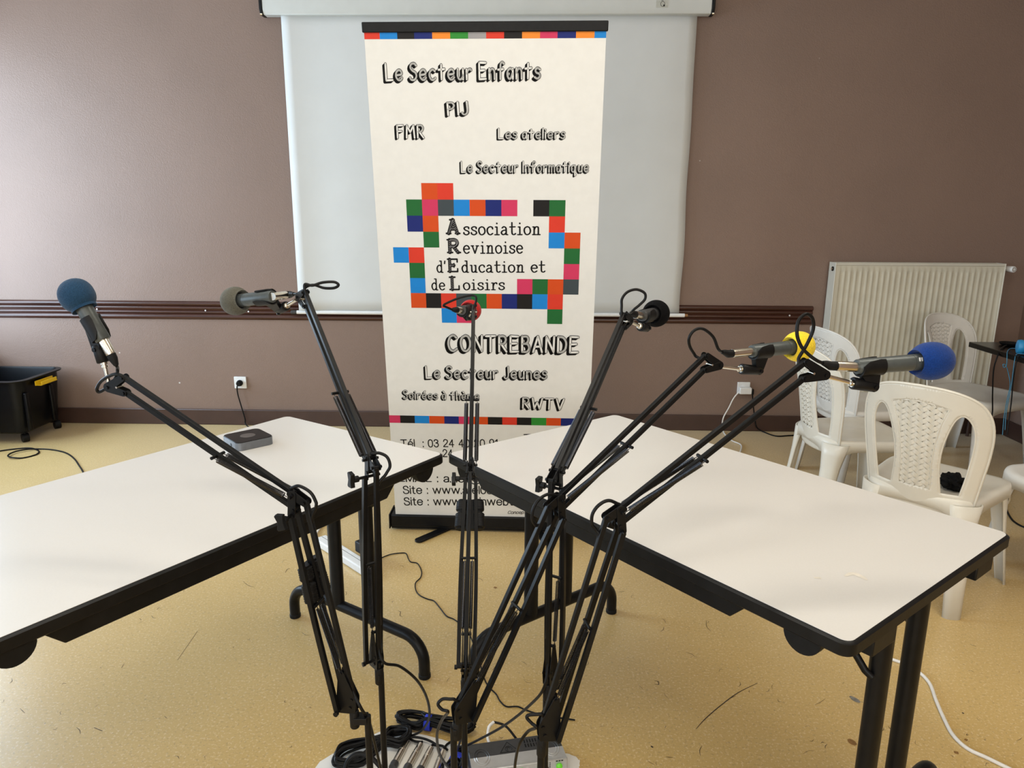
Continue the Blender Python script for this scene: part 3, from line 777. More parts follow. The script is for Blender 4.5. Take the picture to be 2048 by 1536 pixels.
# ------------------------------------------------------------------ folding tables
def table(name_label, c, ux, L, Wd, zt, near=-1, stain=False):
    ux = V((ux[0], ux[1], 0)).normalized(); uy = ZUP.cross(ux)
    r = thing('folding_table', name_label, 'table', (c[0], c[1], 0), 'folding tables under the microphones')
    P = lambda x, y, z: V((c[0], c[1], 0)) + ux * x + uy * y + ZUP * z
    AX = (ux, uy, ZUP)

    def rrect(hx, hy, rad, n=6):
        out = []
        for sx, sy, a0 in ((1, 1, 0), (-1, 1, 90), (-1, -1, 180), (1, -1, 270)):
            for k in range(n + 1):
                a = math.radians(a0 + 90 * k / n)
                out.append((sx * (hx - rad) + rad * math.cos(a), sy * (hy - rad) + rad * math.sin(a)))
        return out
    top = rrect(L / 2, Wd / 2, 0.022)
    m = MB(); m.prism(rrect(L / 2 - 0.004, Wd / 2 - 0.004, 0.018), 0.022, P(0, 0, zt - 0.0105), ux, uy)
    tt = m.build('tabletop', M_lam, r, smooth=0)
    if stain:
        for pxs, w in (([(1690, 1152), (1705, 1147), (1722, 1153), (1734, 1160)], 0.012), ([(1628, 1155), (1642, 1156)], 0.008)):
            m = MB(); m.add(*flat_strip(pxs, w, zt + 0.0009)); m.build('stain', M_faintstain, tt, smooth=0)
    n = len(top)
    m = MB()
    rings = [(top, -0.0015), (rrect(L / 2 + 0.003, Wd / 2 + 0.003, 0.024), -0.004), (rrect(L / 2 + 0.003, Wd / 2 + 0.003, 0.024), -0.025), (top, -0.028), (rrect(L / 2 - 0.03, Wd / 2 - 0.03, 0.02), -0.028), (rrect(L / 2 - 0.0045, Wd / 2 - 0.0045, 0.018), 0.0)]
    vs = []
    for poly, dz in rings: vs += [P(x, y, zt + dz) for x, y in poly]
    fs = []
    for a, b in ((5, 0), (0, 1), (1, 2), (2, 3), (3, 4)):
        fs += [(a * n + i, a * n + (i + 1) % n, b * n + (i + 1) % n, b * n + i) for i in range(n)]
    m.add(vs, fs); m.build('edge_band', M_edge, r, smooth=28)
    # long aprons with cut ends, half-round stacking buffers
    for s in (-1, 1):
        m = MB(); y = s * (Wd / 2 - 0.018)
        poly = [(-L / 2 + 0.13, 0), (L / 2 - 0.20, 0), (L / 2 - 0.235, -0.036), (-L / 2 + 0.165, -0.036)]
        m.prism(poly, 0.022, P(0, y, zt - 0.0275), ux, ZUP); m.build('apron_rail', M_edge, r, bevel=0.002)
        for e in (-1, 1):
            m = MB(); poly = [(0.036 * math.cos(PI + PI * k / 14), 0.036 * math.sin(PI + PI * k / 14)) for k in range(15)]
            m.prism(poly, 0.02, P(e * (L / 2 - 0.085), s * (Wd / 2 - 0.012), zt - 0.026), ux, ZUP); m.build('stacking_buffer', M_rubber, r, bevel=0.0015)
    for e in (-1, 1):
        for s in (-1, 1):
            m = MB(); m.box(P(e * (L / 2 - 0.014), s * (Wd / 2 - 0.13), zt - 0.043), (0.028, 0.085, 0.034), axes=AX); m.build('end_block', M_edge, r, bevel=0.003)
        # leg frame: two columns standing on an arched cross tube
        xe = e * (L / 2 - 0.062); zb = 0.125; hw = Wd / 2 - 0.045; rb = 0.075
        path = [P(xe, -hw, 0.008)]
        for k in range(9):
            a = PI - PI / 2 * k / 8; path.append(P(xe, -hw + rb + rb * math.cos(a), zb - rb + rb * math.sin(a)))
        for k in range(9):
            a = PI / 2 - PI / 2 * k / 8; path.append(P(xe, hw - rb + rb * math.cos(a), zb - rb + rb * math.sin(a)))
        path.append(P(xe, hw, 0.008))
        m = MB(); m.tube(path, 0.018, 16); foot = m.build('cross_foot', M_black, r, smooth=60)
        for s in (-1, 1):
            m = MB(); m.cyl(P(xe, s * hw, 0.0), P(xe, s * hw, 0.014), 0.0195, 16); m.build('foot_cap', M_rubber, foot, bevel=0.002)
        for s in (-1, 1):
            m = MB()
            pts = [P(xe, s * 0.075, zb), P(xe, s * 0.075, zt - 0.03)]
            sec = [(0.026 * math.cos(a), 0.019 * math.sin(a)) for a in [2 * PI * k / 18 for k in range(18)]]
            vs = [p + uy * a + ux * b for p in pts for a, b in sec]; q = len(sec)
            m.add(vs, [(i, (i + 1) % q, q + (i + 1) % q, q + i) for i in range(q)] + [tuple(range(q)), tuple(range(2 * q - 1, q - 1, -1))])
            m.build('leg', M_black, r, smooth=60)
            m = MB(); m.tube([P(xe, s * 0.105, zt - 0.20), P(xe - e * 0.012, s * 0.11, zt - 0.19), P(xe - e * 0.15, s * 0.115, zt - 0.03)], 0.0075, 10); m.build('brace', M_black, r)
        m = MB(); m.tube([P(xe + e * 0.03, 0.03, zt - 0.03), P(xe + e * 0.035, 0.03, zt - 0.055), P(xe + e * 0.035, -0.01, zt - 0.06), P(xe + e * 0.03, -0.02, zt - 0.03)], 0.003, 8); m.build('latch_wire', M_black, r)
        m = MB(); m.box(P(xe, 0, zt - 0.035), (0.05, Wd - 0.2, 0.015), axes=AX); m.build('hinge_plate', M_black, r, bevel=0.002)


ZT = 0.727
# right table: corners found on the top plane
A, B_, C_, D_ = V((-0.233, 2.011, 0)), V((0.297, 2.460, 0)), V((1.073, 1.513, 0)), V((0.533, 1.072, 0))
cR = (A + B_ + C_ + D_) / 4
table('white folding table on the right, running from the banner to the near right chair', cR, (D_ - A + C_ - B_), 1.218, 0.70, ZT, stain=True)
A2, B2 = V((-0.246, 2.0105, 0)), V((-0.844, 2.380, 0))
dL = V((-0.869, 1.043, 0)) - A2; dL.normalize()
nL = V((-dL.y, dL.x, 0)); nL = nL if nL.dot(B2 - A2) > 0 else -nL
cL = A2 + dL * 0.609 + nL * 0.35
table('white folding table on the left with a small dark square box on it', cL, -dL, 1.218, 0.70, ZT)


# small dark hub on the left table
def hub():
    c = V((-0.852, 2.078, ZT)); ux = V((0.70, -0.71, 0)).normalized(); uy = ZUP.cross(ux)
    r = thing('desktop_hub', 'small dark grey rounded box with a disc on its lid, on the left table', 'electronic box', c)

    def sq(h, rad, n=6):
        out = []
        for sx, sy, a0 in ((1, 1, 0), (-1, 1, 90), (-1, -1, 180), (1, -1, 270)):
            for k in range(n + 1):
                a = math.radians(a0 + 90 * k / n); out.append((sx * (h - rad) + rad * math.cos(a), sy * (h - rad) + rad * math.sin(a)))
        return out
    m = MB(); m.prism(sq(0.0575, 0.018), 0.024, c + ZUP * 0.0125, ux, uy); m.build('body', M_hubside, r, bevel=0.002)
    m = MB(); m.prism(sq(0.056, 0.017), 0.002, c + ZUP * 0.0255, ux, uy); lid = m.build('lid', M_hubtop, r, bevel=0.0008)
    m = MB(); m.cyl(c + ZUP * 0.0255, c + ZUP * 0.0269, 0.022, 32); m.build('disc', M_hubmark, lid)
    m = MB(); m.cyl(c + uy * -0.0565 + ux * 0.012 + ZUP * 0.012, c + uy * -0.0585 + ux * 0.012 + ZUP * 0.012, 0.005, 16); m.build('button', M_hubtop, r)


hub()


# ------------------------------------------------------------------ microphone arms
def coil(m, a, b, rad, wire, pitch):
    a, b = V(a), V(b); d = b - a; L_ = d.length; d.normalize(); n = d.orthogonal().normalized(); q = d.cross(n)
    turns = L_ / pitch; N = int(turns * 8)
    pts = [a + d * (L_ * i / N) + (n * math.cos(i * PI / 4) + q * math.sin(i * PI / 4)) * rad for i in range(N + 1)]
    m.tube(pts, wire, 4)


FOAMS = {}


def mic_arm(key, label, Ppx, Epx, Tpx, phi, Hoff, rod, knuckle, micpx, plug, boot, loop, loop_plane, elbow_loop, elbow_plane, base_path, foam_col, foam_r, pole_px, foam_squash, mlabel, clabel, wrap=None):
    HP = 0.5
    ph = math.radians(phi)
    u = V((math.cos(ph), math.sin(ph), 0)); n = V((-math.sin(ph), math.cos(ph), 0))
    P = onz(Ppx[0], Ppx[1], HP)
    onA = lambda px, py, off=0.0: onpl(px, py, P + n * off, n)
    E, T = onA(*Epx), onA(*Tpx)
    # pole position: vertical below the bracket
    pole = onpl(pole_px[0], pole_px[1], P, FW - ZUP * FW.dot(ZUP)); pole = V((pole.x, pole.y, 0))
    r = thing('microphone_stand', label, 'microphone stand', (pole.x, pole.y, 0), 'black spring-arm microphone stands')
    w1 = u * 0.027 - ZUP * 0.026
    I0, O0 = P, P + w1
    O1 = E + u * 0.004 - ZUP * 0.024; I1 = O1 - w1
    Ua, La, Ut, Lt = E + ZUP * 0.016, E - ZUP * 0.014, T + ZUP * 0.015, T - ZUP * 0.015
    if key in ('grey', 'blueL'):
        pass
    BW = 0.0092
    # pole, round base, socket
    m = MB(); m.lathe([(0, 0.056), (0.004, 0.058), (0.012, 0.056), (0.018, 0.045), (0.022, 0.012), (0.03, 0.011)], V((pole.x, pole.y, 0.0)), ZUP, 36); m.build('base', M_black, r)
    m = MB(); m.cyl(V((pole.x, pole.y, 0.02)), V((pole.x, pole.y, P.z - 0.04)), 0.0066, 18); m.build('pole', M_black, r)
    s0 = V((P.x, P.y, P.z - 0.028)); s1 = V((P.x, P.y, P.z - 0.066))
    m = MB(); m.lathe([(0, 0.0085), (0.003, 0.0095), (0.034, 0.0095), (0.038, 0.008)], s1, ZUP, 20)
    mid = (s0 + s1) / 2
    pp = V((pole.x, pole.y, mid.z))
    m.bar(mid, pp, 0.014, 0.022, ZUP); m.build('socket', M_blackpl, r, bevel=0.001)
    # base bracket: two cheek plates and the pin that drops into the socket
    d1 = (I1 - I0).normalized()
    A0 = P + d1 * 0.055 + u * 0.010
    loc = lambda p: ((p - P).dot(u), (p - P).z)
    m = MB()
    for s in (-1, 1):
        m.prism(hull2([loc(I0) + (0.009,), loc(O0) + (0.008,), loc(A0) + (0.006,), (0.0, -0.024, 0.007)]), 0.0016, P + n * (s * 0.0075), u, ZUP)
    m.cyl(P - ZUP * 0.015, s1 + ZUP * 0.01, 0.0052, 14)
    br = m.build('base_bracket', M_black, r, bevel=0.0004)
    for p in (I0, A0, P - ZUP * 0.018 + u * 0.004):
        m = MB(); m.cyl(p - n * 0.0105, p + n * 0.0105, 0.0032, 10); m.build('bolt', M_black, br)
    m = MB(); m.lathe([(-0.021, 0.003), (0.019, 0.003), (0.019, 0.005), (0.025, 0.005)], O0, n, 10); m.build('bolt', M_black, br)
    # lower arm: one inner bar, a bowed pair of outer bars
    m = MB(); m.bar(I0, I1, BW, BW, n); m.build('lower_bar', M_black, r, bevel=0.001)
    for s in (-1, 1):
        m = MB(); mids = [O0 + n * (s * 0.0165), O0.lerp(O1, 0.45) + n * (s * 0.0175), O1 + n * (s * 0.0125)]
        c = catmull(mids, 6)
        for i in range(len(c) - 1): m.bar(c[i], c[i + 1], BW * 0.9, BW, n)
        m.build('lower_bar', M_black, r)
    # upper arm: two bars one above the other
    for a, b in ((Ua, Ut), (La, Lt)):
        m = MB(); m.bar(a, b, BW, BW, n); m.build('upper_bar', M_black, r, bevel=0.001)
    # elbow bracket with wing knob
    m = MB(); loc = lambda p: ((p - E).dot(u), (p - E).z)
    for s in (-1, 1):
        m.prism(hull2([loc(I1) + (0.0075,), loc(Ua) + (0.008,), loc(Ua + u * 0.006) + (0.006,)]), 0.0016, E + n * (s * 0.0068), u, ZUP)
        m.prism(hull2([loc(Ua) + (0.008,), loc(O1) + (0.008,)]), 0.0016, E + n * (s * 0.0085), u, ZUP)
    eb = m.build('elbow_bracket', M_black, r, bevel=0.0004)
    for p in (I1, Ua, La):
        m = MB(); m.cyl(p - n * 0.0115, p + n * 0.0115, 0.0032, 10); m.build('bolt', M_black, eb)
    m = MB(); m.cyl(O1 - n * 0.02, O1 + n * 0.026, 0.0031, 10); m.build('bolt', M_black, eb)
    m = MB(); k0 = O1 + n * 0.026
    m.cyl(k0, k0 + n * 0.010, 0.0065, 14)
    poly = [(-0.016, 0.007), (-0.013, 0.010), (0, 0.006), (0.013, 0.010), (0.016, 0.007), (0.014, -0.008), (0, -0.0055), (-0.014, -0.008)]
    m.prism(poly, 0.009, k0 + n * 0.015, d1, n.cross(d1)); m.build('wing_knob', M_blackpl, eb, bevel=0.001)
    # upper springs
    d2 = (Lt - La).normalized(); S1 = Ua + u * 0.002 - ZUP * 0.004
    pin = La.lerp(Lt, 0.45) + d2.cross(n) * 0.0
    m = MB(); m.cyl(pin - n * 0.0185, pin + n * 0.0185, 0.0032, 10); m.build('spring_pin', M_black, r)
    m = MB(); m.cyl(S1 - n * 0.0170, S1 + n * 0.0170, 0.0030, 10); m.build('spring_pin', M_black, r)
    for s in (-1, 1):
        a, b = S1 + n * (s * 0.0140), pin + n * (s * 0.0140); dd = (b - a).normalized()
        m = MB(); coil(m, a + dd * 0.012, b - dd * 0.010, 0.0046, 0.0009, 0.0021)
        m.tube([a, a + dd * 0.013], 0.0009, 6); m.tube([b - dd * 0.012, b], 0.0009, 6)
        m.build('spring', M_spring, r)
    # lower springs and their links
    pl = O0.lerp(O1, 0.54); pl = pl.lerp(I0.lerp(I1, 0.54), 0.2)
    m = MB(); m.cyl(pl - n * 0.0165, pl + n * 0.0165, 0.0030, 10); m.build('spring_pin', M_black, r)
    for s in (-1, 1):
        a, b = A0 + n * (s * 0.0085), pl + n * (s * 0.0085); dd = (b - a).normalized()
        m = MB(); coil(m, a + dd * 0.012, b - dd * 0.008, 0.0036, 0.00085, 0.0021)
        m.tube([a, a + dd * 0.013], 0.0009, 6); m.tube([b - dd * 0.010, b], 0.0009, 6)
        m.build('spring', M_spring, r)
    # head bracket
    H = T + u * Hoff[0] + ZUP * Hoff[1]
    loc = lambda p: ((p - T).dot(u), (p - T).z)
    m = MB()
    for s in (-1, 1):
        m.prism(hull2([loc(Ut) + (0.0065,), loc(H) + (0.009,)]), 0.0018, T + n * (s * 0.006), u, ZUP)
        m.prism(hull2([loc(Lt) + (0.0065,), loc(H) + (0.009,)]), 0.0018, T + n * (s * 0.0062), u, ZUP)
    hb = m.build('head_bracket', M_black, r, bevel=0.0004)
    for p in (Ut, Lt, H):
        m = MB(); m.cyl(p - n * 0.0095, p + n * 0.0095, 0.0034, 10); m.build('bolt', M_black, hb)
    q = T.lerp(H, 0.35) - ZUP * 0.002
    m = MB(); m.cyl(q - n * 0.009, q + n * 0.009, 0.0022, 10); m.build('bolt', M_nickel, hb)
    # rod, knuckle, clip
    R0, R1 = rod if isinstance(rod[0], Vector) else (onA(*rod[0]), onA(*rod[1]))
    m = MB(); dd = (R1 - R0).normalized()
    m.cyl(R0.lerp(H, 0.6), R1, 0.0041, 14); m.lathe([(-0.006, 0.0045), (-0.005, 0.0065), (-0.002, 0.0065), (-0.002, 0.0048), (0.001, 0.0048), (0.001, 0.0072), (0.005, 0.0072)], R1, dd, 18)
    m.build('rod', M_nickel, r)
    K0, K1 = knuckle if isinstance(knuckle[0], Vector) else (onA(*knuckle[0]), onA(*knuckle[1]))
    if isinstance(micpx[0], Vector): Q0, Q1 = micpx
    else: Q0, Q1 = onA(*micpx[0]), onA(*micpx[1])
    ax = (Q1 - Q0).normalized()
    m = MB(); kd = (K1 - K0).normalized(); kl = (K1 - K0).length
    m.lathe([(0, 0.010), (0.002, 0.0115), (kl * 0.6, 0.0105), (kl - 0.003, 0.010), (kl, 0.0085)], K0, kd, 20)
    cpos = Q0 + ax * 0.026
    side = (K1 - cpos); side = (side - ax * side.dot(ax)).normalized(); lat = ax.cross(side)
    # web between knuckle and clip
    m.prism(hull2([(0.0, 0, 0.007), ((K1 - kd * 0.008 - (cpos)).dot(ax) + 0.0, (K1 - kd * 0.008 - cpos).dot(side), 0.009), (0.016, 0.012, 0.005), (-0.014, 0.012, 0.005)]), 0.013, cpos, ax, side)
    # open ring round the mic body
    RI, RO = 0.0155, 0.0185; ns = 22; prof = []
    vs = []
    for t in (-0.022, -0.010, 0.014, 0.024):
        sp = {-0.022: 100, -0.010: 128, 0.014: 140, 0.024: 138}[t]
        for R_ in (RI, RO):
            for k in range(ns + 1):
                a = math.radians(-sp + 2 * sp * k / ns)
                vs.append(cpos + ax * t + side * (R_ * math.cos(a)) + lat * (R_ * math.sin(a)))
    w_ = ns + 1; fs = []
    for i in range(3):
        for k in range(ns):
            b0 = i * 2 * w_; b1 = (i + 1) * 2 * w_
            fs.append((b0 + k, b1 + k, b1 + k + 1, b0 + k + 1)); fs.append((b0 + w_ + k, b0 + w_ + k + 1, b1 + w_ + k + 1, b1 + w_ + k))
        for k in (0, ns):
            fs.append((i * 2 * w_ + k, (i + 1) * 2 * w_ + k, (i + 1) * 2 * w_ + w_ + k, i * 2 * w_ + w_ + k))
    for i in (0, 3):
        for k in range(ns): fs.append((i * 2 * w_ + k, i * 2 * w_ + k + 1, i * 2 * w_ + w_ + k + 1, i * 2 * w_ + w_ + k))
    m.add(vs, fs)
    clip = m.build('clip', M_blackpl, r)
    m = MB(); kp = K1 - kd * 0.008; m.cyl(kp - lat * 0.0125, kp + lat * 0.0125, 0.004, 12); m.build('bolt', M_black, clip)
    if wrap:
        a, b = O0.lerp(O1, wrap[0]), O0.lerp(O1, wrap[1])
        b2 = b; wo = wrap[2]; wn = n * wrap[3]; a = a + wn; b2 = b2 + wn
        dn = (b - a).normalized(); off = dn.cross(n).normalized()
        if off.dot(u) < 0: off = -off
        m = MB()
        for s in (-1, 1):
            pts = []; rad = []
            N = 44
            for i in range(N + 1):
                t = i / N
                pts.append(a.lerp(b2, t) + n * (s * (0.019 + 0.004 * t)) + off * wo)
                rr = 0.0135 + 0.0006 * math.sin(i * 2.3) - (0.0045 if 0.38 < t < 0.46 else 0)
                if t < 0.06 or t > 0.95: rr -= 0.004
                rad.append(rr)
            m.tube(pts, rad, 14)
        m.bar(a + off * (wo + 0.002), b2 + off * (wo + 0.002), 0.040, 0.014, n)
        m.build('cable_wrap', M_rubber, r, smooth=60)
    # ---- microphone (held by the clip)
    mic = thing('microphone', mlabel, 'microphone', Q0, 'handheld microphones with foam covers')
    Lb = (Q1 - Q0).length
    m = MB(); m.lathe([(0, 0.0125), (0.002, 0.0138), (Lb * 0.72, 0.0152), (Lb * 0.72, 0.0148), (Lb * 0.725, 0.0148), (Lb * 0.725, 0.0153), (Lb * 0.86, 0.0158), (Lb * 0.9, 0.020)], Q0, ax, 32)
    m.build('body', M_graph if key not in ('black', 'red') else M_charc, mic)
    m = MB(); m.lathe([(Lb * 0.86, 0.0165), (Lb * 0.9, 0.021), (Lb * 0.95, 0.024), (Lb * 1.1, 0.024), (Lb * 1.2, 0.014), (Lb * 1.22, 0.002)], Q0, ax, 28); m.build('grille', M_spring, mic)
    m = MB(); rf = foam_r; prof = []
    hole = 0.0195; e0 = -rf * foam_squash * 0.86
    prof.append((e0 + 0.012, hole * 0.94)); prof.append((e0 + 0.003, hole)); prof.append((e0 - 0.001, hole * 1.18))
    for k in range(1, 25):
        t = -0.80 + 1.80 * k / 24
        prof.append((rf * foam_squash * t * (1.06 if t > 0 else 1), rf * math.sqrt(max(0.0004, 1 - abs(t) ** 2.3))))
    prof = [p for i, p in enumerate(prof)]
    m.lathe(prof, Q1, ax, 44); m.build('foam_windscreen', foam_col, mic)
    if key in ('blueR',):
        c = Q0 + ax * (Lb * 0.79)
        vw = (CAM - c).normalized(); vw = (vw - ax * vw.dot(ax)).normalized(); l2 = ax.cross(vw)
        m = MB()
        for o2 in (-0.004, 0.001):
            m.bar(c + vw * 0.0153 - l2 * 0.008 + ax * o2, c + vw * 0.0153 - l2 * 0.001 + ax * o2, 0.0025, 0.0012, ax)
        m.build('printed_mark', M_white, mic)
    # ---- cable with its plug
    cab = thing('microphone_cable', clabel, 'cable', Q0, 'black microphone cables')
    X1 = plug if isinstance(plug, Vector) else onA(*plug)
    pd = (X1 - Q0).normalized(); pl_ = (X1 - Q0).length
    m = MB(); m.lathe([(-0.004, 0.0088), (0.0, 0.0092), (pl_ * 0.9, 0.0092), (pl_, 0.0088)], Q0, pd, 24); m.build('plug', M_nickel, cab)
    Bt = boot if isinstance(boot, Vector) else onA(*boot)
    bd = (Bt - X1).normalized(); bl = (Bt - X1).length
    m = MB(); m.tube([X1 - pd * 0.001, X1 + pd * (bl * 0.4), X1.lerp(Bt, 0.75), Bt], [0.0086, 0.0082, 0.006, 0.0042], 18); m.build('plug_boot', M_rubber, cab, smooth=60)
    tp = (FW - ZUP * FW.z).normalized()

    def lp(px, py, pl, ref, off):
        if pl == 'arm': return onA(px, py, off)
        return onpl(px, py, ref - FW * off, FW)
    path = [X1.lerp(Bt, 0.7), Bt]
    for i, (px, py) in enumerate(loop):
        path.append(lp(px, py, loop_plane, T, -0.010 + 0.020 * i / max(1, len(loop) - 1)))
    side_off = ZUP * 0.001
    for t in (0.06, 0.3, 0.6, 0.95): path.append(Ut.lerp(Ua, t) + side_off + n * 0.001)
    for px, py in elbow_loop: path.append(lp(px, py, elbow_plane, E, 0.004))
    iv = -(w1.normalized()) * 0.001
    for t in (0.12, 0.4, 0.7, 0.94): path.append(I1.lerp(I0, t) + iv)
    for q in base_path:
        if len(q) == 2: path.append(onpl(q[0], q[1], P - FW * 0.012, FW))
        else: path.append(ony(q[0], q[1], q[2]))
    path = [V((p.x, p.y, max(p.z, 0.006))) for p in path]
    m = MB(); m.tube(catmull(path, 8), 0.0031, 10); m.build('cord', M_cable, cab, smooth=60)
    return dict(P=P, E=E, T=T, u=u, n=n)


FBL = foam('foam_slate_blue', (0.016, 0.050, 0.105, 1)); FGR = foam('foam_grey', (0.095, 0.09, 0.07, 1)); FRD = foam('foam_red', (0.42, 0.014, 0.012, 1))
FBK = foam('foam_black', (0.0035, 0.0035, 0.004, 1)); FBK.node_tree.nodes['Principled BSDF'].inputs['Sheen Weight'].default_value = 0.0; FYE = foam('foam_yellow', (0.88, 0.62, 0.03, 1)); FRB = foam('foam_royal_blue', (0.006, 0.034, 0.175, 1))

mic_arm('blueL', 'black spring arm leaning far left, holding the slate blue foam microphone', (707, 1395), (590, 1003), (250, 770), 166, (0.036, -0.006), ((217, 766), (209, 729)), ((207, 725), (194, 690)),
        ((207, 681), (154, 592)), (222, 709), (233, 731), [(235, 738), (233, 752), (222, 768), (207, 780), (197, 784), (194, 777), (202, 763), (219, 752), (238, 749)], 'arm',
        [(582, 976), (598, 972), (620, 984), (631, 1002), (632, 1014)], 'arm', [(722, 1416), (737, 1440, 1.23), (748, 1480, 1.27), (762, 1536, 1.33), (775, 1565, 1.42), (790, 1560, 1.55)], FBL, 0.0315, (735, 1430), 1.0,
        'microphone with round slate blue foam cover, pointing up at far left', 'black cable from the slate blue microphone down its leaning arm', wrap=(0.74, 0.55, 0.006, -0.020))
mic_arm('grey', 'black spring arm leaning slightly left, holding the olive grey foam microphone', (757, 1312), (742, 930), (611, 598), 128, (0.034, 0.002), ((583, 608), (574, 611)), ((572, 612), (556, 621)),
        (ony(546, 593, 1.625), ony(471, 602, 1.685)), (571, 590), (588, 588), [(604, 586), (612, 574), (628, 570), (648, 576), (668, 576), (677, 570), (668, 564), (645, 565), (625, 571), (609, 570)], 'cam',
        [(744, 907), (758, 906), (774, 914), (780, 932), (772, 948)], 'cam', [(768, 1325), (800, 1333, 1.36), (835, 1362, 1.40), (855, 1400, 1.47), (858, 1436, 1.55), (842, 1462, 1.66), (815, 1474, 1.70), (792, 1478, 1.69)], FGR, 0.0335, (764, 1400), 0.95,
        'microphone with olive grey foam cover, lying level and pointing left', 'black cable looping right from the olive grey microphone')
mic_arm('black', 'black spring arm leaning slightly right, holding the black foam microphone', (1096, 1343), (1113, 955), (1247, 641), 61, (0.034, -0.004), ((1270, 649), (1279, 652)), ((1281, 653), (1294, 656)),
        ((1284, 632), (1312, 627)), (1270, 629), (1262, 626), [(1268, 619), (1280, 609), (1290, 598), (1289, 586), (1273, 579), (1255, 584), (1244, 598), (1243, 616)], 'cam',
        [(1108, 966), (1100, 976), (1100, 990), (1110, 1000)], 'cam', [(1088, 1375), (1060, 1410, 1.36), (1010, 1450, 1.47), (960, 1478, 1.56), (925, 1495, 1.62)], FBK, 0.0335, (1092, 1400), 0.9,
        'microphone with black foam cover, pointing right in front of the wooden rail', 'black cable with a round loop beside the black foam microphone')
mic_arm('yellow', 'black spring arm leaning right, holding the yellow foam microphone', (914, 1417), (1117, 1010), (1410, 725), 30, (0.037, -0.009), ((1448, 737), (1481, 738)), ((1482, 738), (1521, 741)),
        ((1503, 703), (1597, 693)), (1464, 707), (1444, 704), [(1436, 697), (1427, 675), (1412, 661), (1399, 657), (1386, 663), (1378, 677), (1380, 694), (1390, 711)], 'arm',
        [(1120, 992), (1098, 988), (1078, 999), (1066, 1019), (1065, 1040), (1074, 1054)], 'arm', [(905, 1398), (886, 1398), (876, 1408), (884, 1419), (896, 1424), (884, 1440, 1.27), (874, 1470, 1.33), (880, 1510, 1.42), (900, 1540, 1.5)], FYE, 0.034, (907, 1450), 1.0,
        'microphone with yellow foam cover, pointing right', 'black cable arching over the grip of the yellow microphone')
mic_arm('blueR', 'black spring arm leaning far right, holding the royal blue foam microphone', (1084, 1449), (1238, 1034), (1609, 740), 14, (0.040, -0.010), ((1655, 756), (1703, 766)), ((1704, 766), (1752, 774)),
        ((1713, 734), (1862, 722)), (1672, 732), (1645, 726), [(1632, 720), (1616, 708), (1602, 692), (1594, 668), (1597, 642), (1612, 628), (1625, 637), (1626, 660), (1613, 690), (1598, 715)], 'arm',
        [(1243, 1010), (1218, 1001), (1198, 1010), (1185, 1028), (1184, 1048), (1192, 1060)], 'arm', [(1082, 1428), (1058, 1430), (1054, 1436), (1064, 1447), (1072, 1455), (1056, 1463, 1.2), (1040, 1485, 1.22), (1033, 1510, 1.26), (1030, 1545, 1.32), (1040, 1580, 1.42)], FRB, 0.0352, (1082, 1490), 1.12,
        'microphone with royal blue foam cover, pointing right at far right', 'black cable making a tall loop beside the royal blue microphone')
# the middle arm points straight away from the camera
_P = onz(931, 1328, 0.5); _n = V((-math.sin(math.radians(92)), math.cos(math.radians(92)), 0)); _T = onpl(948, 622, _P, _n)
_Tt = ony(946, 622, 1.95)
_q0 = ony(921, 622, 1.99); _q1 = ony(940, 621, 2.075)
mic_arm('red', 'black spring arm standing upright in the middle, holding the red foam microphone', (931, 1328), (941, 940), (947, 622), 92.4, (0.030, -0.006), (ony(947, 632, 1.985), ony(942, 632, 2.0)), (ony(941, 632, 2.0), ony(936, 634, 2.03)),
        (ony(923, 621, 2.0), ony(941, 621, 2.075)), ony(914, 620, 1.975), ony(904, 619, 1.965), [(890, 613), (887, 611), (892, 607), (915, 597), (938, 591), (950, 592), (952, 602)], 'cam',
        [(944, 915), (946, 928), (942, 945)], 'cam', [(932, 1345), (928, 1400, 1.36), (925, 1460, 1.46), (915, 1500, 1.6)], FRD, 0.031, (928, 1400), 0.95,
        'microphone with red foam cover seen from behind, in front of the banner', 'black cable bent in a flat triangle behind the red microphone', wrap=(0.88, 0.71, 0.010, 0.0))


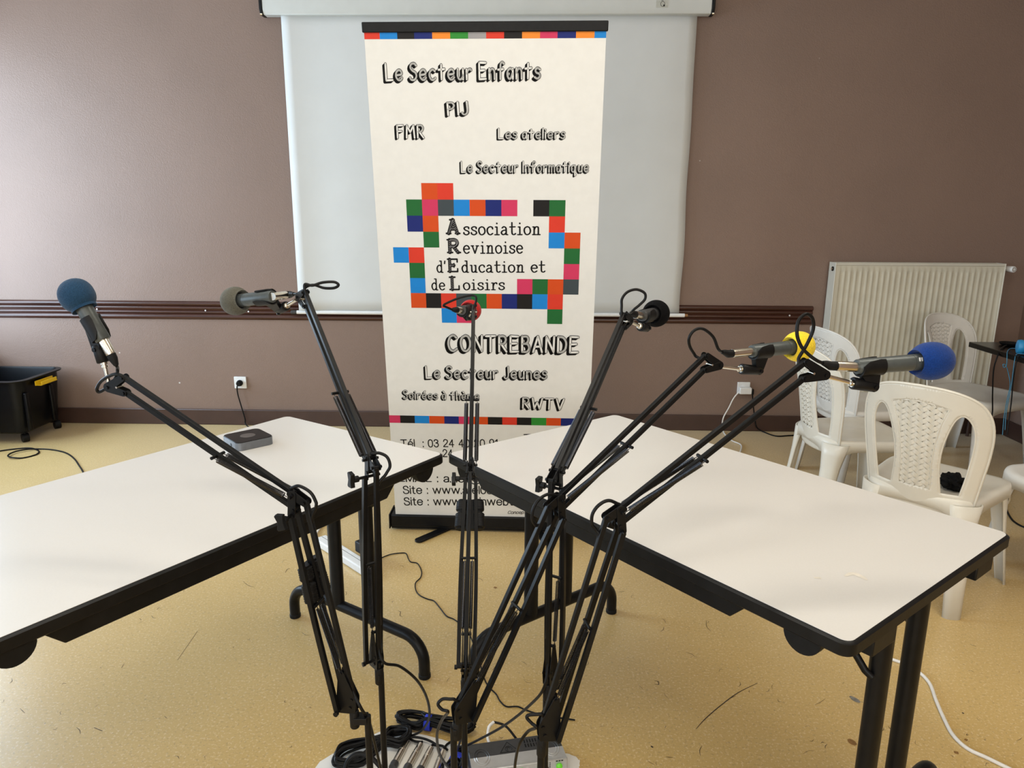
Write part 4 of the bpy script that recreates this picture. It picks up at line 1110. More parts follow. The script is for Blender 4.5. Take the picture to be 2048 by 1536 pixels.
# ------------------------------------------------------------------ radiator
def radiator():
    x0, x1, yb, yf, z0, z1 = 1.885, 2.915, WALL_Y - 0.025, WALL_Y - 0.115, 0.20, 1.118
    r = thing('radiator', 'cream ribbed panel radiator fixed to the back wall behind the white chairs', 'radiator', ((x0 + x1) / 2, WALL_Y - 0.06, z0))
    m = MB(); nr = 29; pit = (x1 - x0 - 0.035) / nr; prof = []
    for k in range(nr):
        xa = x0 + 0.025 + k * pit
        prof += [(xa, 0.0), (xa + pit * 0.10, 0.0), (xa + pit * 0.2, 0.006), (xa + pit * 0.62, 0.006), (xa + pit * 0.74, 0.0)]
    prof += [(x1 - 0.002, 0.0)]; prof = [(x0 + 0.002, 0.0)] + prof
    n = len(prof); zt, zb = z1 - 0.045, z0 + 0.045
    rows = [(z1 - 0.012, 0), (zt, 0), (zt - 0.012, 1), (zb + 0.012, 1), (zb, 0), (z0, 0)]
    vs = [(x, yf + d * k, z) for z, k in rows for x, d in prof]
    m.add(vs, [(j * n + i, j * n + i + 1, (j + 1) * n + i + 1, (j + 1) * n + i) for j in range(len(rows) - 1) for i in range(n - 1)])
    m.build('front_panel', M_rad, r, smooth=45)
    m = MB(); m.box(((x0 + x1) / 2, (yf + yb) / 2 + 0.01, (z0 + z1) / 2 - 0.01), (x1 - x0 - 0.03, yb - yf - 0.03, z1 - z0 - 0.06)); m.build('rear_panel', M_rad, r)
    for x in (x0, x1):
        m = MB(); m.box((x, (yf + yb) / 2, (z0 + z1) / 2 + 0.004), (0.006, yb - yf + 0.008, z1 - z0)); m.build('side_panel', M_radside, r, bevel=0.002)
    m = MB(); m.box(((x0 + x1) / 2, yf + 0.004, z1 - 0.004), (x1 - x0, 0.012, 0.014)); m.box(((x0 + x1) / 2, yb - 0.004, z1 - 0.004), (x1 - x0, 0.012, 0.014))
    for k in range(24):
        m.box((x0 + 0.02 + k * (x1 - x0 - 0.04) / 23, (yf + yb) / 2, z1 - 0.004), (0.012, yb - yf, 0.006))
    m.build('top_grille', M_radside, r, bevel=0.001)
    m = MB(); c = V((x0 - 0.003, yf + 0.03, z1 - 0.035)); m.cyl(c, c + V((-0.006, 0, 0)), 0.014, 18); m.build('bleed_plug', M_blackpl, r)
    m = MB(); m.cyl(c + V((-0.005, 0, 0)), c + V((-0.009, 0, 0)), 0.008, 18); m.build('bleed_valve', M_nickel, r)
    m = MB(); k0 = V((x1 + 0.003, yf + 0.04, z1 - 0.03))
    m.cyl(k0, k0 + V((0.03, 0, 0)), 0.009, 14); v = m.build('valve', M_nickel, r)
    kc = k0 + V((0.034, 0.012, 0.0))
    m = MB(); m.lathe([(0, 0.012), (0.01, 0.018), (0.055, 0.0195), (0.06, 0.017)], kc, V((0.25, -1, 0)), 24); kn = m.build('thermostat_knob', M_white, r)
    m = MB(); e = kc + V((0.25, -1, 0)).normalized() * 0.0605
    ax = V((0.25, -1, 0)).normalized(); a = ax.orthogonal().normalized(); b = ax.cross(a)
    for k in range(8):
        t = k * PI / 4; p = e + (a * math.cos(t) + b * math.sin(t)) * 0.011; m.cyl(p, p + ax * 0.0008, 0.0025, 8)
    m.build('knob_slots', M_charc, kn)
    for x in (x0 + 0.1, x1 - 0.1):
        m = MB(); m.box((x, WALL_Y - 0.014, (z0 + z1) / 2), (0.03, 0.027, 0.7)); m.build('bracket', M_radside, r)
    m = MB(); m.tube(catmull([(x1 - 0.04, yf + 0.05, z0 + 0.02), (x1 - 0.04, yf + 0.05, z0 - 0.05), (x1 - 0.04, yf + 0.05, 0.0)], 4), 0.009, 12); m.build('pipe', M_skirt, r)


radiator()


# ------------------------------------------------------------------ sockets, plugs
def socket(px, py, label):
    c = ony(px, py, WALL_Y - 0.006)
    r = thing('wall_socket', label, 'wall socket', (c.x, WALL_Y, c.z - 0.04), 'white wall sockets')
    m = MB(); m.box(c, (0.082, 0.012, 0.080)); m.build('cover_plate', M_white, r, bevel=0.003)
    m = MB(); m.lathe([(0, 0.024), (0.002, 0.024), (0.002, 0.0215), (0.0025, 0.02)], c + V((0, -0.0055, 0)), V((0, -1, 0)), 28); m.build('socket_well', M_white, r)
    return c


def px_cord(name, label, pts, rad, material, cat='cable', group=None):
    """pts: world vectors"""
    m = MB(); m.tube(catmull(pts, 8), rad, 8); return tag(m.build(name, material, smooth=60), label, cat, group)


c = socket(481, 765, 'white wall socket with a round black plug in it, left of the banner')
pr = thing('power_cable', 'black power cord plugged into the left wall socket', 'power cable', c)
m = MB(); m.lathe([(0.004, 0.0205), (0.012, 0.021), (0.028, 0.018), (0.034, 0.013)], c + V((0, -0.004, 0)), V((0, -1, -0.05)), 24); m.build('plug', M_rubber, pr, bevel=0.001)
pts = [c + V((-0.008, -0.03, -0.01)), ony(474, 776, WALL_Y - 0.03), ony(476, 790, WALL_Y - 0.03), ony(483, 814, WALL_Y - 0.03), ony(490, 838, WALL_Y - 0.03), V((ony(494, 852, WALL_Y - .04).x, WALL_Y - 0.05, 0.012)), V((-1.75, 4.45, 0.006)), V((-1.5, 4.1, 0.006))]
m = MB(); m.tube(catmull(pts, 8), 0.0042, 8); m.build('cord', M_cable, pr, smooth=60)

c = socket(1487, 776, 'white wall socket with a white adapter in it, right of the banner')
pr = thing('plug_adapter', 'white rectangular plug adapter with a white cord in the right wall socket', 'adapter', c)
m = MB(); m.box(c + V((0.003, -0.030, -0.010)), (0.078, 0.040, 0.044)); m.build('body', M_white, pr, bevel=0.005)
pts = [c + V((-0.036, -0.03, -0.018)), ony(1467, 797, WALL_Y - 0.04), ony(1458, 815, WALL_Y - 0.04), ony(1446, 838, WALL_Y - 0.04), onz(1446, 862, 0.008), onz(1462, 880, 0.006), onz(1482, 890, 0.006), onz(1480, 906, 0.006), onz(1478, 925, .006)]
m = MB(); m.tube(catmull(pts, 8), 0.0045, 8); m.build('cord', M_white_cord, pr, smooth=60)
pr = thing('power_cable', 'black power cord hanging from the right wall socket adapter', 'power cable', c + V((0.045, -0.03, 0)))
m = MB(); m.box(c + V((0.049, -0.034, -0.016)), (0.014, 0.03, 0.036)); m.build('plug', M_rubber, pr, bevel=0.003)
pts = [c + V((0.05, -0.034, -0.03)), ony(1507, 815, WALL_Y - 0.03), ony(1510, 838, WALL_Y - 0.03), ony(1514, 855, WALL_Y - 0.03), onz(1528, 864, 0.005), onz(1552, 872, 0.005), onz(1580, 871, 0.005), onz(1640, 868, 0.005), onz(1700, 876, 0.005)]
m = MB(); m.tube(catmull(pts, 8), 0.0042, 8); m.build('cord', M_cable, pr, smooth=60)


# ------------------------------------------------------------------ storage tote
def tote():
    xr, xl, yn, yf = -3.075, -3.68, 4.16, 4.60; z0, z1 = 0.065, 0.405
    r = thing('storage_tote', 'black wheeled storage tub with a yellow handle by the left wall', 'storage box', ((xl + xr) / 2, (yn + yf) / 2, 0))

    def rr(dx, rad, n=6):
        out = []; cx, cy = (xl + xr) / 2, (yn + yf) / 2; hx, hy = (xr - xl) / 2 + dx, (yf - yn) / 2 + dx
        for sx, sy, a0 in ((1, 1, 0), (-1, 1, 90), (-1, -1, 180), (1, -1, 270)):
            for k in range(n + 1):
                a = math.radians(a0 + 90 * k / n); out.append((cx + sx * (hx - rad) + rad * math.cos(a), cy + sy * (hy - rad) + rad * math.sin(a)))
        return out
    rings = [(rr(-0.05, 0.05), z0), (rr(-0.035, 0.06), z0 + 0.01), (rr(-0.012, 0.07), z1 - 0.05), (rr(-0.012, 0.07), z1 - 0.012), (rr(0.012, 0.09), z1 - 0.008), (rr(0.014, 0.09), z1), (rr(-0.012, 0.07), z1 + 0.003), (rr(-0.016, 0.068), z1 - 0.01), (rr(-0.045, 0.05), z0 + 0.02)]
    m = MB(); n = len(rings[0][0]); vs = [(x, y, z) for p, z in rings for x, y in p]
    fs = [(j * n + i, j * n + (i + 1) % n, (j + 1) * n + (i + 1) % n, (j + 1) * n + i) for j in range(len(rings) - 1) for i in range(n)]
    fs += [tuple(range(n - 1, -1, -1)), tuple((len(rings) - 1) * n + i for i in range(n))]
    m.add(vs, fs); body = m.build('tub', M_tote, r, smooth=50)
    for yy in (4.22, 4.45):
        m = MB(); m.box((xr - 0.008, yy, (z0 + z1) / 2 - 0.03), (0.02, 0.03, z1 - z0 - 0.1)); m.build('rib', M_tote, r, bevel=0.006)
    a, b = V((xr + 0.012, 4.29, z1 - 0.040)), V((xr + 0.012, 4.47, z1 - 0.040))
    m = MB(); m.box((a + b) / 2 + V((0.012, 0, -0.012)), (0.034, 0.16, 0.006)); m.box((a + b) / 2 + V((0.026, 0, -0.002)), (0.006, 0.15, 0.026)); m.box((a + b) / 2 + V((-0.006, 0, 0.0)), (0.006, 0.17, 0.030))
    m.build('handle', M_yellow, r, bevel=0.004)
    for x, y in ((xr - 0.075, yn + 0.09), (xr - 0.06, yf - 0.06), (xl + 0.1, yn + 0.09), (xl + 0.1, yf - 0.07)):
        m = MB(); m.cyl((x - 0.012, y - 0.014, 0.028), (x + 0.012, y + 0.014, 0.028), 0.028, 20)
        m.cyl((x, y, 0.03), (x, y, 0.075), 0.008, 10); m.build('caster', M_blackpl, r, bevel=0.004)


tote()

# ------------------------------------------------------------------ cables on the floor
px_cord('floor_cable', 'black cable with a loop on the floor in front of the black tub', [onz(px, py, 0.004 + (0.007 if 9 <= i <= 12 else 0)) for i, (px, py) in enumerate([(-60, 912), (-20, 906), (0, 902), (30, 898), (58, 896), (72, 899), (78, 904), (70, 910), (45, 916), (24, 915), (16, 911), (28, 904), (52, 899), (80, 898), (108, 900), (132, 906), (148, 917), (158, 931), (166, 944), (176, 970), (190, 1000)])], 0.0045, M_cable)
px_cord('extension_cable', 'white cable snaking over the floor under the right end of the right table', [onz(px, py, 0.005) for px, py in [(1600, 1180), (1700, 1265), (1735, 1300), (1770, 1314), (1810, 1328), (1840, 1346), (1860, 1368), (1872, 1400), (1888, 1437), (1906, 1470), (1935, 1497), (1975, 1516), (2020, 1538), (2060, 1556)]], 0.0052, M_white_cord)
px_cord('thin_wire', 'thin black wire meandering over the floor between the two tables', [onz(px, py, 0.003) for px, py in [(762, 1116), (780, 1109), (800, 1106), (812, 1107), (817, 1118), (822, 1124), (835, 1127), (843, 1142), (841, 1155), (831, 1166), (832, 1181), (840, 1191), (855, 1198), (868, 1202), (880, 1216), (893, 1232), (910, 1240), (935, 1262), (955, 1310), (968, 1355), (978, 1374), (992, 1388), (1000, 1402), (1013, 1413), (1035, 1413), (1052, 1420), (1085, 1430), (1150, 1440)]], 0.0022, M_cable)
px_cord('hanging_cable', 'black cord hanging from the dark desk edge past the radiator', [onz(2016, 689, 0.747), onz(2003, 697, 0.745), ony(1994, 715, 3.68), ony(1987, 742, 3.68), ony(1985, 790, 3.68), ony(1984, 830, 3.68), ony(1972, 858, 3.65), ony(1957, 885, 3.58), ony(1952, 912, 3.52), ony(1957, 935, 3.45), onz(1962, 960, 0.006), onz(1985, 990, 0.006)], 0.0035, M_cable)
px_cord('floor_cable', 'black cord on the floor at the right edge beside the nearest chair', [onz(px, py, 0.004) for px, py in [(2070, 905), (2055, 925), (2040, 950), (2022, 985), (2012, 1002), (2012, 1015), (2018, 1030), (2028, 1043), (2048, 1054), (2080, 1060)]], 0.0045, M_cable)


# power strip and its adapter under the left table
def power_strip():
    a, b = onz(640, 1072, 0.035), onz(742, 1136, 0.035); a.z = b.z = 0.0
    d = (b - a).normalized(); s = ZUP.cross(d); L_ = (b - a).length
    r = thing('power_strip', 'white power strip lying on the floor behind the left table leg', 'power strip', (a + b) / 2)
    m = MB(); m.box((a + b) / 2 + ZUP * 0.017, (L_, 0.056, 0.034), axes=(d, s, ZUP)); m.build('housing', M_white, r, bevel=0.006)
    m = MB(); m.box((a + b) / 2 + ZUP * 0.0342 + s * 0.004, (L_ * 0.96, 0.0015, 0.001), axes=(d, s, ZUP)); m.build('seam', M_charc, r)
    m = MB(); m.tube(catmull([a + ZUP * 0.014, a - d * 0.05 + ZUP * 0.012 + s * 0.01, a - d * 0.10 + s * 0.04 + ZUP * 0.006, a - d * 0.16 + s * 0.12 + ZUP * 0.006, a - d * 0.2 + s * 0.3 + ZUP * 0.006], 8), 0.0045, 8); m.build('cord', M_white_cord, r, smooth=60)
    c = onz(737, 1109, 0.03)
    r2 = thing('plug_adapter', 'black plug adapter on the end of the white power strip', 'adapter', (c.x, c.y, 0.034))
    m = MB(); m.box(V((c.x, c.y, 0.058)), (0.115, 0.058, 0.048), axes=(d, s, ZUP)); m.build('body', M_blackpl, r2, bevel=0.005)
    m = MB(); m.box(V((c.x, c.y, 0.06)) - d * 0.05 + s * 0.0, (0.02, 0.03, 0.03), axes=(d, s, ZUP)); m.build('cord_grip', M_rubber, r2, bevel=0.004)


power_strip()


# ------------------------------------------------------------------ amplifier, sheet, cable heap, plugs
def sheet():
    outline = [(598, 1585), (640, 1525), (700, 1488), (770, 1461), (815, 1464), (860, 1474), (905, 1487), (960, 1500), (1060, 1506), (1110, 1508), (1138, 1509), (1152, 1514), (1160, 1524), (1158, 1540), (1150, 1590), (900, 1640)]
    P = [onz(px, py, 0.0) for px, py in outline]
    P2 = []
    for i in range(len(P)):
        a, b = P[i], P[(i + 1) % len(P)]
        for k in range(6):
            p = a.lerp(b, k / 6); P2.append((p.x + random.uniform(-.0015, .0015), p.y + random.uniform(-.0015, .0015)))
    m = MB(); m.prism(P2, 0.002, V((0, 0, 0.0015)), V((1, 0, 0)), V((0, 1, 0)))
    tag(m.build('torn_sheet', M_paper, smooth=0), 'torn white sheet lying on the floor under the amplifier and the cable plugs', 'paper sheet')


sheet()


def amplifier():
    zt = 0.052
    a, b = onz(936, 1487, zt), onz(1112, 1463, zt)
    d = (b - a).normalized(); s = ZUP.cross(d); L_ = 0.248; D = 0.092; TB = 0.055
    o = (a + b) / 2; o = V((o.x, o.y, 0.003))
    P = lambda x, y, z: o + d * x - s * y + ZUP * z      # y grows towards the camera
    r = thing('headphone_amplifier', 'small grey and silver amplifier box with green lights on the torn sheet', 'amplifier', o)
    AX = (d, s, ZUP)
    m = MB(); m.box(P(0, D / 2, 0.024), (L_, D, 0.046), axes=AX); m.build('housing', M_charc, r, bevel=0.004)
    m = MB(); pts = [(-L_ / 2 + 0.001, TB), (L_ / 2 - 0.001, TB), (L_ / 2 - 0.001, D + 0.001), (-L_ / 2 + 0.001, D + 0.001)]
    m.add([P(x, y, 0.0474) for x, y in pts] + [P(x, y, 0.0485) for x, y in pts], [(0, 1, 2, 3), (4, 5, 6, 7), (0, 4, 5, 1), (1, 5, 6, 2), (2, 6, 7, 3), (3, 7, 4, 0)])
    m.build('top_trim', M_silver, r)
    m = MB(); m.box(P(0, D + 0.004, 0.0235), (L_ + 0.002, 0.008, 0.049), axes=AX); fr = m.build('front_panel', M_silver, r, bevel=0.002)
    for x in (-L_ / 2 + 0.033, L_ / 2 - 0.033):
        for h0, mt in ((PI, M_charc), (0, M_silver)):
            m = MB()
            for R_, rx in ((0.030, 0.020), (0.022, 0.0145)):
                m.tube([P(x + rx * math.cos(t), TB + R_ * math.sin(t), 0.0475 if h0 else 0.0487) for t in [h0 + PI * k / 20 for k in range(21)]], 0.0009, 5)
            m.build('embossed_ring', mt, r)
    # raised triangle emblem and ventilation slots
    m = MB(); cx = -0.018
    tri = [P(cx - 0.024, 0.048, 0.0473), P(cx + 0.024, 0.048, 0.0473), P(cx, 0.012, 0.0473)]
    m.tube(tri, 0.0009, 5, closed=True)
    m.tube([P(cx + 0.009 * math.cos(t), 0.037 - 0.009 * math.sin(t), 0.0473) for t in [k * PI / 8 - 0.6 for k in range(14)]], 0.0008, 5)
    m.tube([P(cx + 0.0045 * math.cos(t), 0.037 - 0.0045 * math.sin(t), 0.0473) for t in [k * PI / 6 for k in range(9)]], 0.0008, 5)
    m.build('emblem', M_blackpl, r)
    m = MB()
    for j in range(2):
        for i in range(5): m.box(P(0.028 + i * 0.0075, 0.018 + j * 0.016, 0.0471), (0.0035, 0.012, 0.0006), axes=AX)
    m.build('vent_slots', M_rubber, r)
    yf = D + 0.0085
    for i in range(4):
        x = -L_ / 2 + 0.045 + i * 0.045
        m = MB(); m.lathe([(0, 0.0075), (0.008, 0.007), (0.012, 0.006)], P(x + 0.012, yf, 0.026), -s, 18); m.build('knob', M_charc if i % 2 else M_nickel, r)
        m = MB(); m.box(P(x - 0.008, yf, 0.036), (0.008, 0.002, 0.006), axes=AX); m.build('light', M_led, r)
        m = MB(); m.cyl(P(x - 0.008, yf - 0.001, 0.018), P(x - 0.008, yf + 0.001, 0.018), 0.004, 14); m.build('jack', M_rubber, r)
    m = MB(); m.lathe([(0, 0.008), (0.004, 0.0085), (0.008, 0.005), (0.009, 0.001)], P(L_ / 2 - 0.022, yf, 0.03), -s, 20); m.build('power_button', M_led, r)
    m = MB()
    for j in range(6):
        for i in range(2): m.cyl(P(L_ / 2 - 0.052 + i * 0.006, yf - 0.001, 0.042 - j * 0.005), P(L_ / 2 - 0.052 + i * 0.006, yf + 0.0006, 0.042 - j * 0.005), 0.0012, 8)
    for i in range(3): m.box(P(L_ / 2 - 0.028 + i * 0.007, yf, 0.0445), (0.005, 0.0008, 0.0025), axes=AX)
    m.build('panel_print', M_blackpl, r)
    # white jack lead at the back
    px_cord('jack_lead', 'short white jack lead behind the amplifier', [P(-0.06, -0.012, 0.03), P(-0.062, -0.03, 0.035), P(-0.055, -0.05, 0.05), P(-0.04, -0.06, 0.056)], 0.0042, M_white_cord)
    px_cord('patch_cable', 'short black cable arching behind the amplifier', [P(-0.04, -0.06, 0.056), P(-0.01, -0.045, 0.05), P(0.015, -0.012, 0.03)], 0.0032, M_cable)


amplifier()


def plug_cables():
    spots = [(((788, 1530), (814, 1482)), [(820, 1470), (812, 1463), (780, 1470)], 'leftmost of the silver cable plugs in a row on the torn sheet'),
             (((815, 1536), (841, 1489)), [(842, 1484), (828, 1482), (812, 1470), (812, 1452)], 'second silver cable plug from the left on the torn sheet'),
             (((840, 1541), (862, 1496)), [(868, 1490), (885, 1492), (895, 1500)], 'third silver cable plug from the left on the torn sheet'),
             (((868, 1552), (886, 1502)), [(890, 1494), (895, 1488), (905, 1482)], 'silver cable plug beside the amplifier poles on the torn sheet')]
    for (q, e), tail, lab in spots:
        a, b = onz(*q, 0.013), onz(*e, 0.013); ax = (b - a).normalized(); Ln = (b - a).length
        r = thing('cable_plug', lab, 'cable plug', (a.x, a.y, 0.003), 'silver cable plugs on the sheet')
        m = MB(); m.lathe([(-0.018, 0.0105), (-0.004, 0.0112), (0.0, 0.0104)], a + ax * 0.008, ax, 22); m.build('collar', M_charc, r)
        m = MB(); m.lathe([(0.006, 0.0098), (Ln * 0.55, 0.0096), (Ln * 0.55, 0.0090), (Ln * 0.6, 0.0090), (Ln * 0.6, 0.0094), (Ln, 0.0078)], a, ax, 22); m.build('shell', M_nickel, r)
        m = MB(); m.tube(catmull([b - ax * 0.003, b + ax * 0.01] + [onz(px, py, 0.010) for px, py in tail], 7), [0.0058, 0.0056, 0.0054, 0.005, 0.0045, 0.004] + [0.0033] * 60, 10); m.build('cord', M_cable, r, smooth=60)


plug_cables()


def bundle(label, a, b, nloop, wid, tie_at, material_tie, z0=0.006, seed=1, group='coiled black cables on the floor'):
    """cable gathered into long flat loops between a and b, tied in the middle"""
    rnd = random.Random(seed); a, b = V(a), V(b); d = (b - a).normalized(); s = ZUP.cross(d); L_ = (b - a).length
    r = thing('coiled_cable', label, 'coiled cable', ((a.x + b.x) / 2, (a.y + b.y) / 2, 0), group)
    m = MB()
    pts = []
    for k in range(nloop):
        w = wid * rnd.uniform(0.5, 1.0); e0 = rnd.uniform(0, 0.06) * L_; e1 = rnd.uniform(0, 0.06) * L_; zz = z0 + 0.0065 * (k % 4) + 0.004
        off = rnd.uniform(-1, 1) * wid * 0.25
        pinch = 0.012
        for t, y, z in ((e0, off, 0), (e0 + 0.10 * L_, w * 0.7, 0), (0.3 * L_, w * 0.75, 0), (tie_at * L_, pinch * rnd.uniform(-0.4, 1), 0.006), (0.8 * L_, w * 0.6, 0), (L_ - e1, off, 0.004), (0.8 * L_, -w * 0.6, 0), (tie_at * L_, -pinch * rnd.uniform(-0.4, 1), 0.006), (0.3 * L_, -w * 0.7, 0)):
            pts.append(a + d * t + s * y + ZUP * (zz + z + rnd.uniform(0, 0.004)))
    m.tube(catmull(pts, 6), 0.0032, 8); m.build('cord', M_cable, r, smooth=60)
    if material_tie:
        c = a + d * (tie_at * L_) + ZUP * 0.02
        m = MB(); n = 20; ring = [(0.022 * math.cos(t), 0.0205 * math.sin(t)) for t in [2 * PI * k / n for k in range(n)]]
        vs = [c + d * x + s * y + ZUP * z for x in (-0.009, 0.009) for y, z in ring]
        m.add(vs, [(i, (i + 1) % n, n + (i + 1) % n, n + i) for i in range(n)]); m.build('hook_tie', material_tie, r, solid=0.002, smooth=60)


bundle('coiled black cable with a blue tie lying behind the torn sheet', onz(792, 1448, 0.0), onz(950, 1470, 0.0), 12, 0.042, 0.42, M_velcro, seed=3)
bundle('large heap of coiled black cable at the left of the torn sheet', onz(668, 1540, 0.0), onz(822, 1476, 0.0), 16, 0.060, 0.62, None, seed=5)
bundle('coiled black cable with blue tie in front of the amplifier', onz(905, 1560, 0.003), onz(925, 1512, 0.003), 5, 0.025, 0.5, M_velcro, seed=8)
px_cord('loose_cable', 'thick black cable arching over the big cable heap at lower left', [onz(690, 1560, 0.01), onz(692, 1530, 0.035), onz(705, 1512, 0.05), onz(725, 1508, 0.055), onz(748, 1520, 0.045), onz(768, 1545, 0.02), onz(780, 1570, .01)], 0.0062, M_cable)
px_cord('loose_cable', 'black cable crossing the torn sheet above the silver plugs', [onz(800, 1478, 0.02), onz(825, 1474, 0.016), onz(850, 1478, 0.014), onz(870, 1488, 0.012), onz(880, 1502, 0.012), onz(886, 1530, .012), onz(880, 1560, .012)], 0.0033, M_cable)


# ------------------------------------------------------------------ plastic chairs
def chair_parts(r, material):
    SH = 0.43
    def bk(x, v):           # back surface
        t = v / 0.37
        return V((x, -0.195 - 0.075 * t - 0.02 * t * t + 0.085 * (abs(x) / 0.22) ** 2 - 0.012 * (1 - t), SH - 0.01 + v * 1.13))
    # ---- seat
    def outl(sc, n=56, front=0.235, rear=-0.20, hw=0.205):
        out = []
        for k in range(n):
            a = 2 * PI * k / n; ca, sa = math.cos(a), math.sin(a); e = 2 / 4.5
            x = math.copysign(abs(ca) ** e, ca); y = math.copysign(abs(sa) ** e, sa)
            w = hw + 0.018 * y
            out.append((x * w * sc, (front + rear) / 2 + y * (front - rear) / 2 * sc, ca, sa))
        return out
    n = 56; vs = []; fs = []
    rings = [(0.25, -0.012), (0.5, -0.011), (0.75, -0.007), (0.88, -0.002), (0.95, 0.0), (1.0, -0.004), (1.015, -0.014)]
    for sc, dz in rings:
        for x, y, ca, sa in outl(sc):
            fr = -0.012 * max(0, (y - 0.14) / 0.09) ** 2 if y > 0.14 else 0
            gv = -0.0015 * (1 if (sc in (0.5, 0.88)) else 0)
            vs.append((x, y, SH + dz + fr + gv))
    for x, y, ca, sa in outl(1.02):
        corner = (2 * abs(ca * sa)) ** 3
        fr = -0.012 * max(0, (y - 0.14) / 0.09) ** 2 if y > 0.14 else 0
        vs.append((x * (1 + 0.01), y, SH - 0.045 + fr - 0.055 * corner))
    nr = len(rings) + 1
    fs = [(j * n + i, j * n + (i + 1) % n, (j + 1) * n + (i + 1) % n, (j + 1) * n + i) for j in range(nr - 1) for i in range(n)]
    fs.append(tuple(range(n)))
    m = MB(); m.add(vs, fs); seat = m.build('seat', material, r, smooth=60, solid=0.005)
    # ---- legs: hollow corner channels
    for sx in (-1, 1):
        for fy in (-1, 1):
            top = V((sx * (0.154 if fy > 0 else 0.149), 0.174 if fy > 0 else -0.146, 0)); out = V((sx * (0.056 if fy > 0 else 0.031), 0.046 if fy > 0 else -0.064, 0))
            dirv = V((sx * 1.0, fy * (1.0 if fy > 0 else 1.2), 0)).normalized(); la = V((-dirv.y, dirv.x, 0))
            m = MB(); vs = []; rows = [(SH - 0.016, 0.060, 78), (SH - 0.07, 0.051, 72), (SH - 0.13, 0.043, 66), (0.2, 0.037, 64), (0.0, 0.031, 62)]; nn = 12
            for z, rad, sp in rows:
                t = 1 - z / SH; c = V((top.x, top.y, z)) + out * t - dirv * (rad * 0.35)
                for k in range(nn + 1):
                    a = math.radians(-sp + 2 * sp * k / nn); ca, sa = math.cos(a), math.sin(a)
                    q = 1.0 / (abs(ca) ** 3 + abs(sa) ** 3) ** (1 / 3)
                    vs.append(c + dirv * (rad * ca * q) + la * (rad * sa * q))
            fs = [(j * (nn + 1) + i, j * (nn + 1) + i + 1, (j + 1) * (nn + 1) + i + 1, (j + 1) * (nn + 1) + i) for j in range(len(rows) - 1) for i in range(nn)]
            m.add(vs, fs); m.build('leg', material, r, smooth=60, solid=0.005)
    # ---- back frame with two side openings and a centre panel
    half = [(0.172, -0.055), (0.182, 0.0), (0.195, 0.08), (0.208, 0.16), (0.213, 0.235), (0.203, 0.29), (0.176, 0.330), (0.130, 0.355), (0.07, 0.368)]
    cr = catmull([V((x, y, 0)) for x, y in half] + [V((0, 0.372, 0))], 4)
    outer = [(p.x, p.y) for p in cr] + [(-p.x, p.y) for p in reversed(cr[:-1])]
    hr = [(0.140, 0.022), (0.152, 0.08), (0.164, 0.16), (0.168, 0.225), (0.157, 0.268), (0.136, 0.290), (0.115, 0.280), (0.096, 0.24), (0.078, 0.17), (0.074, 0.10), (0.082, 0.022)]
    hc = [(p.x, p.y) for p in catmull([V((x, y, 0)) for x, y in hr], 4)]
    lat = [(-0.052, 0.03), (0.052, 0.03), (0.051, 0.12), (0.056, 0.18), (0.072, 0.255), (0.092, 0.306), (0.04, 0.318), (0.0, 0.321), (-0.04, 0.318), (-0.092, 0.306), (-0.072, 0.255), (-0.056, 0.18), (-0.051, 0.12)]
    loops = [outer, hc, [(-x, y) for x, y in hc], lat]
    # refine: extra points along the bottom edge
    flatv = [V((x, y, 0)) for lp_ in loops for x, y in lp_]
    bm = bmesh.new(); eds = []
    for lp_ in loops:
        bv = [bm.verts.new((x, y, 0)) for x, y in lp_]
        eds += [bm.edges.new((bv[q], bv[(q + 1) % len(bv)])) for q in range(len(bv))]
    bmesh.ops.triangle_fill(bm, use_beauty=True, use_dissolve=False, edges=eds, normal=(0, 0, 1))
    for _ in range(5):
        long = [e for e in bm.edges if e.calc_length() > 0.014]
        if not long: break
        bmesh.ops.subdivide_edges(bm, edges=long, cuts=1)
        bmesh.ops.triangulate(bm, faces=bm.faces)
    bm.verts.index_update()
    m = MB(); m.add([bk(v.co.x, v.co.y) for v in bm.verts], [tuple(v.index for v in f.verts) for f in bm.faces]); bm.free()
    m.build('back_frame', material, r, smooth=50, solid=0.007)
    m = MB()
    for lp_, rad in ((outer[0:], 0.0052), (hc, 0.0040), ([(-x, y) for x, y in hc], 0.0040)):
        m.tube([bk(x, y) for x, y in lp_], rad, 8)
    m.build('back_rim', material, r, smooth=60)
    m = MB(); m.tube([bk(x, y) + V((0, -0.002, 0)) for x, y in lat], 0.0028, 6, closed=True)
    # woven strips
    inside = [V((x, y, 0)) for x, y in lat]

    def clip(p, d):
        t0, t1 = -1.0, 1.0; ts = []
        N = len(inside)
        for i in range(N):
            a, b = inside[i], inside[(i + 1) % N]; e = b - a
            den = d.x * e.y - d.y * e.x
            if abs(den) < 1e-9: continue
            w = a - p; t = (w.x * e.y - w.y * e.x) / den; s_ = (w.x * d.y - w.y * d.x) / den
            if 0 <= s_ <= 1: ts.append(t)
        ts.sort(); return (ts[0], ts[-1]) if len(ts) >= 2 else None
    pit = 0.0172; ang = math.radians(29)
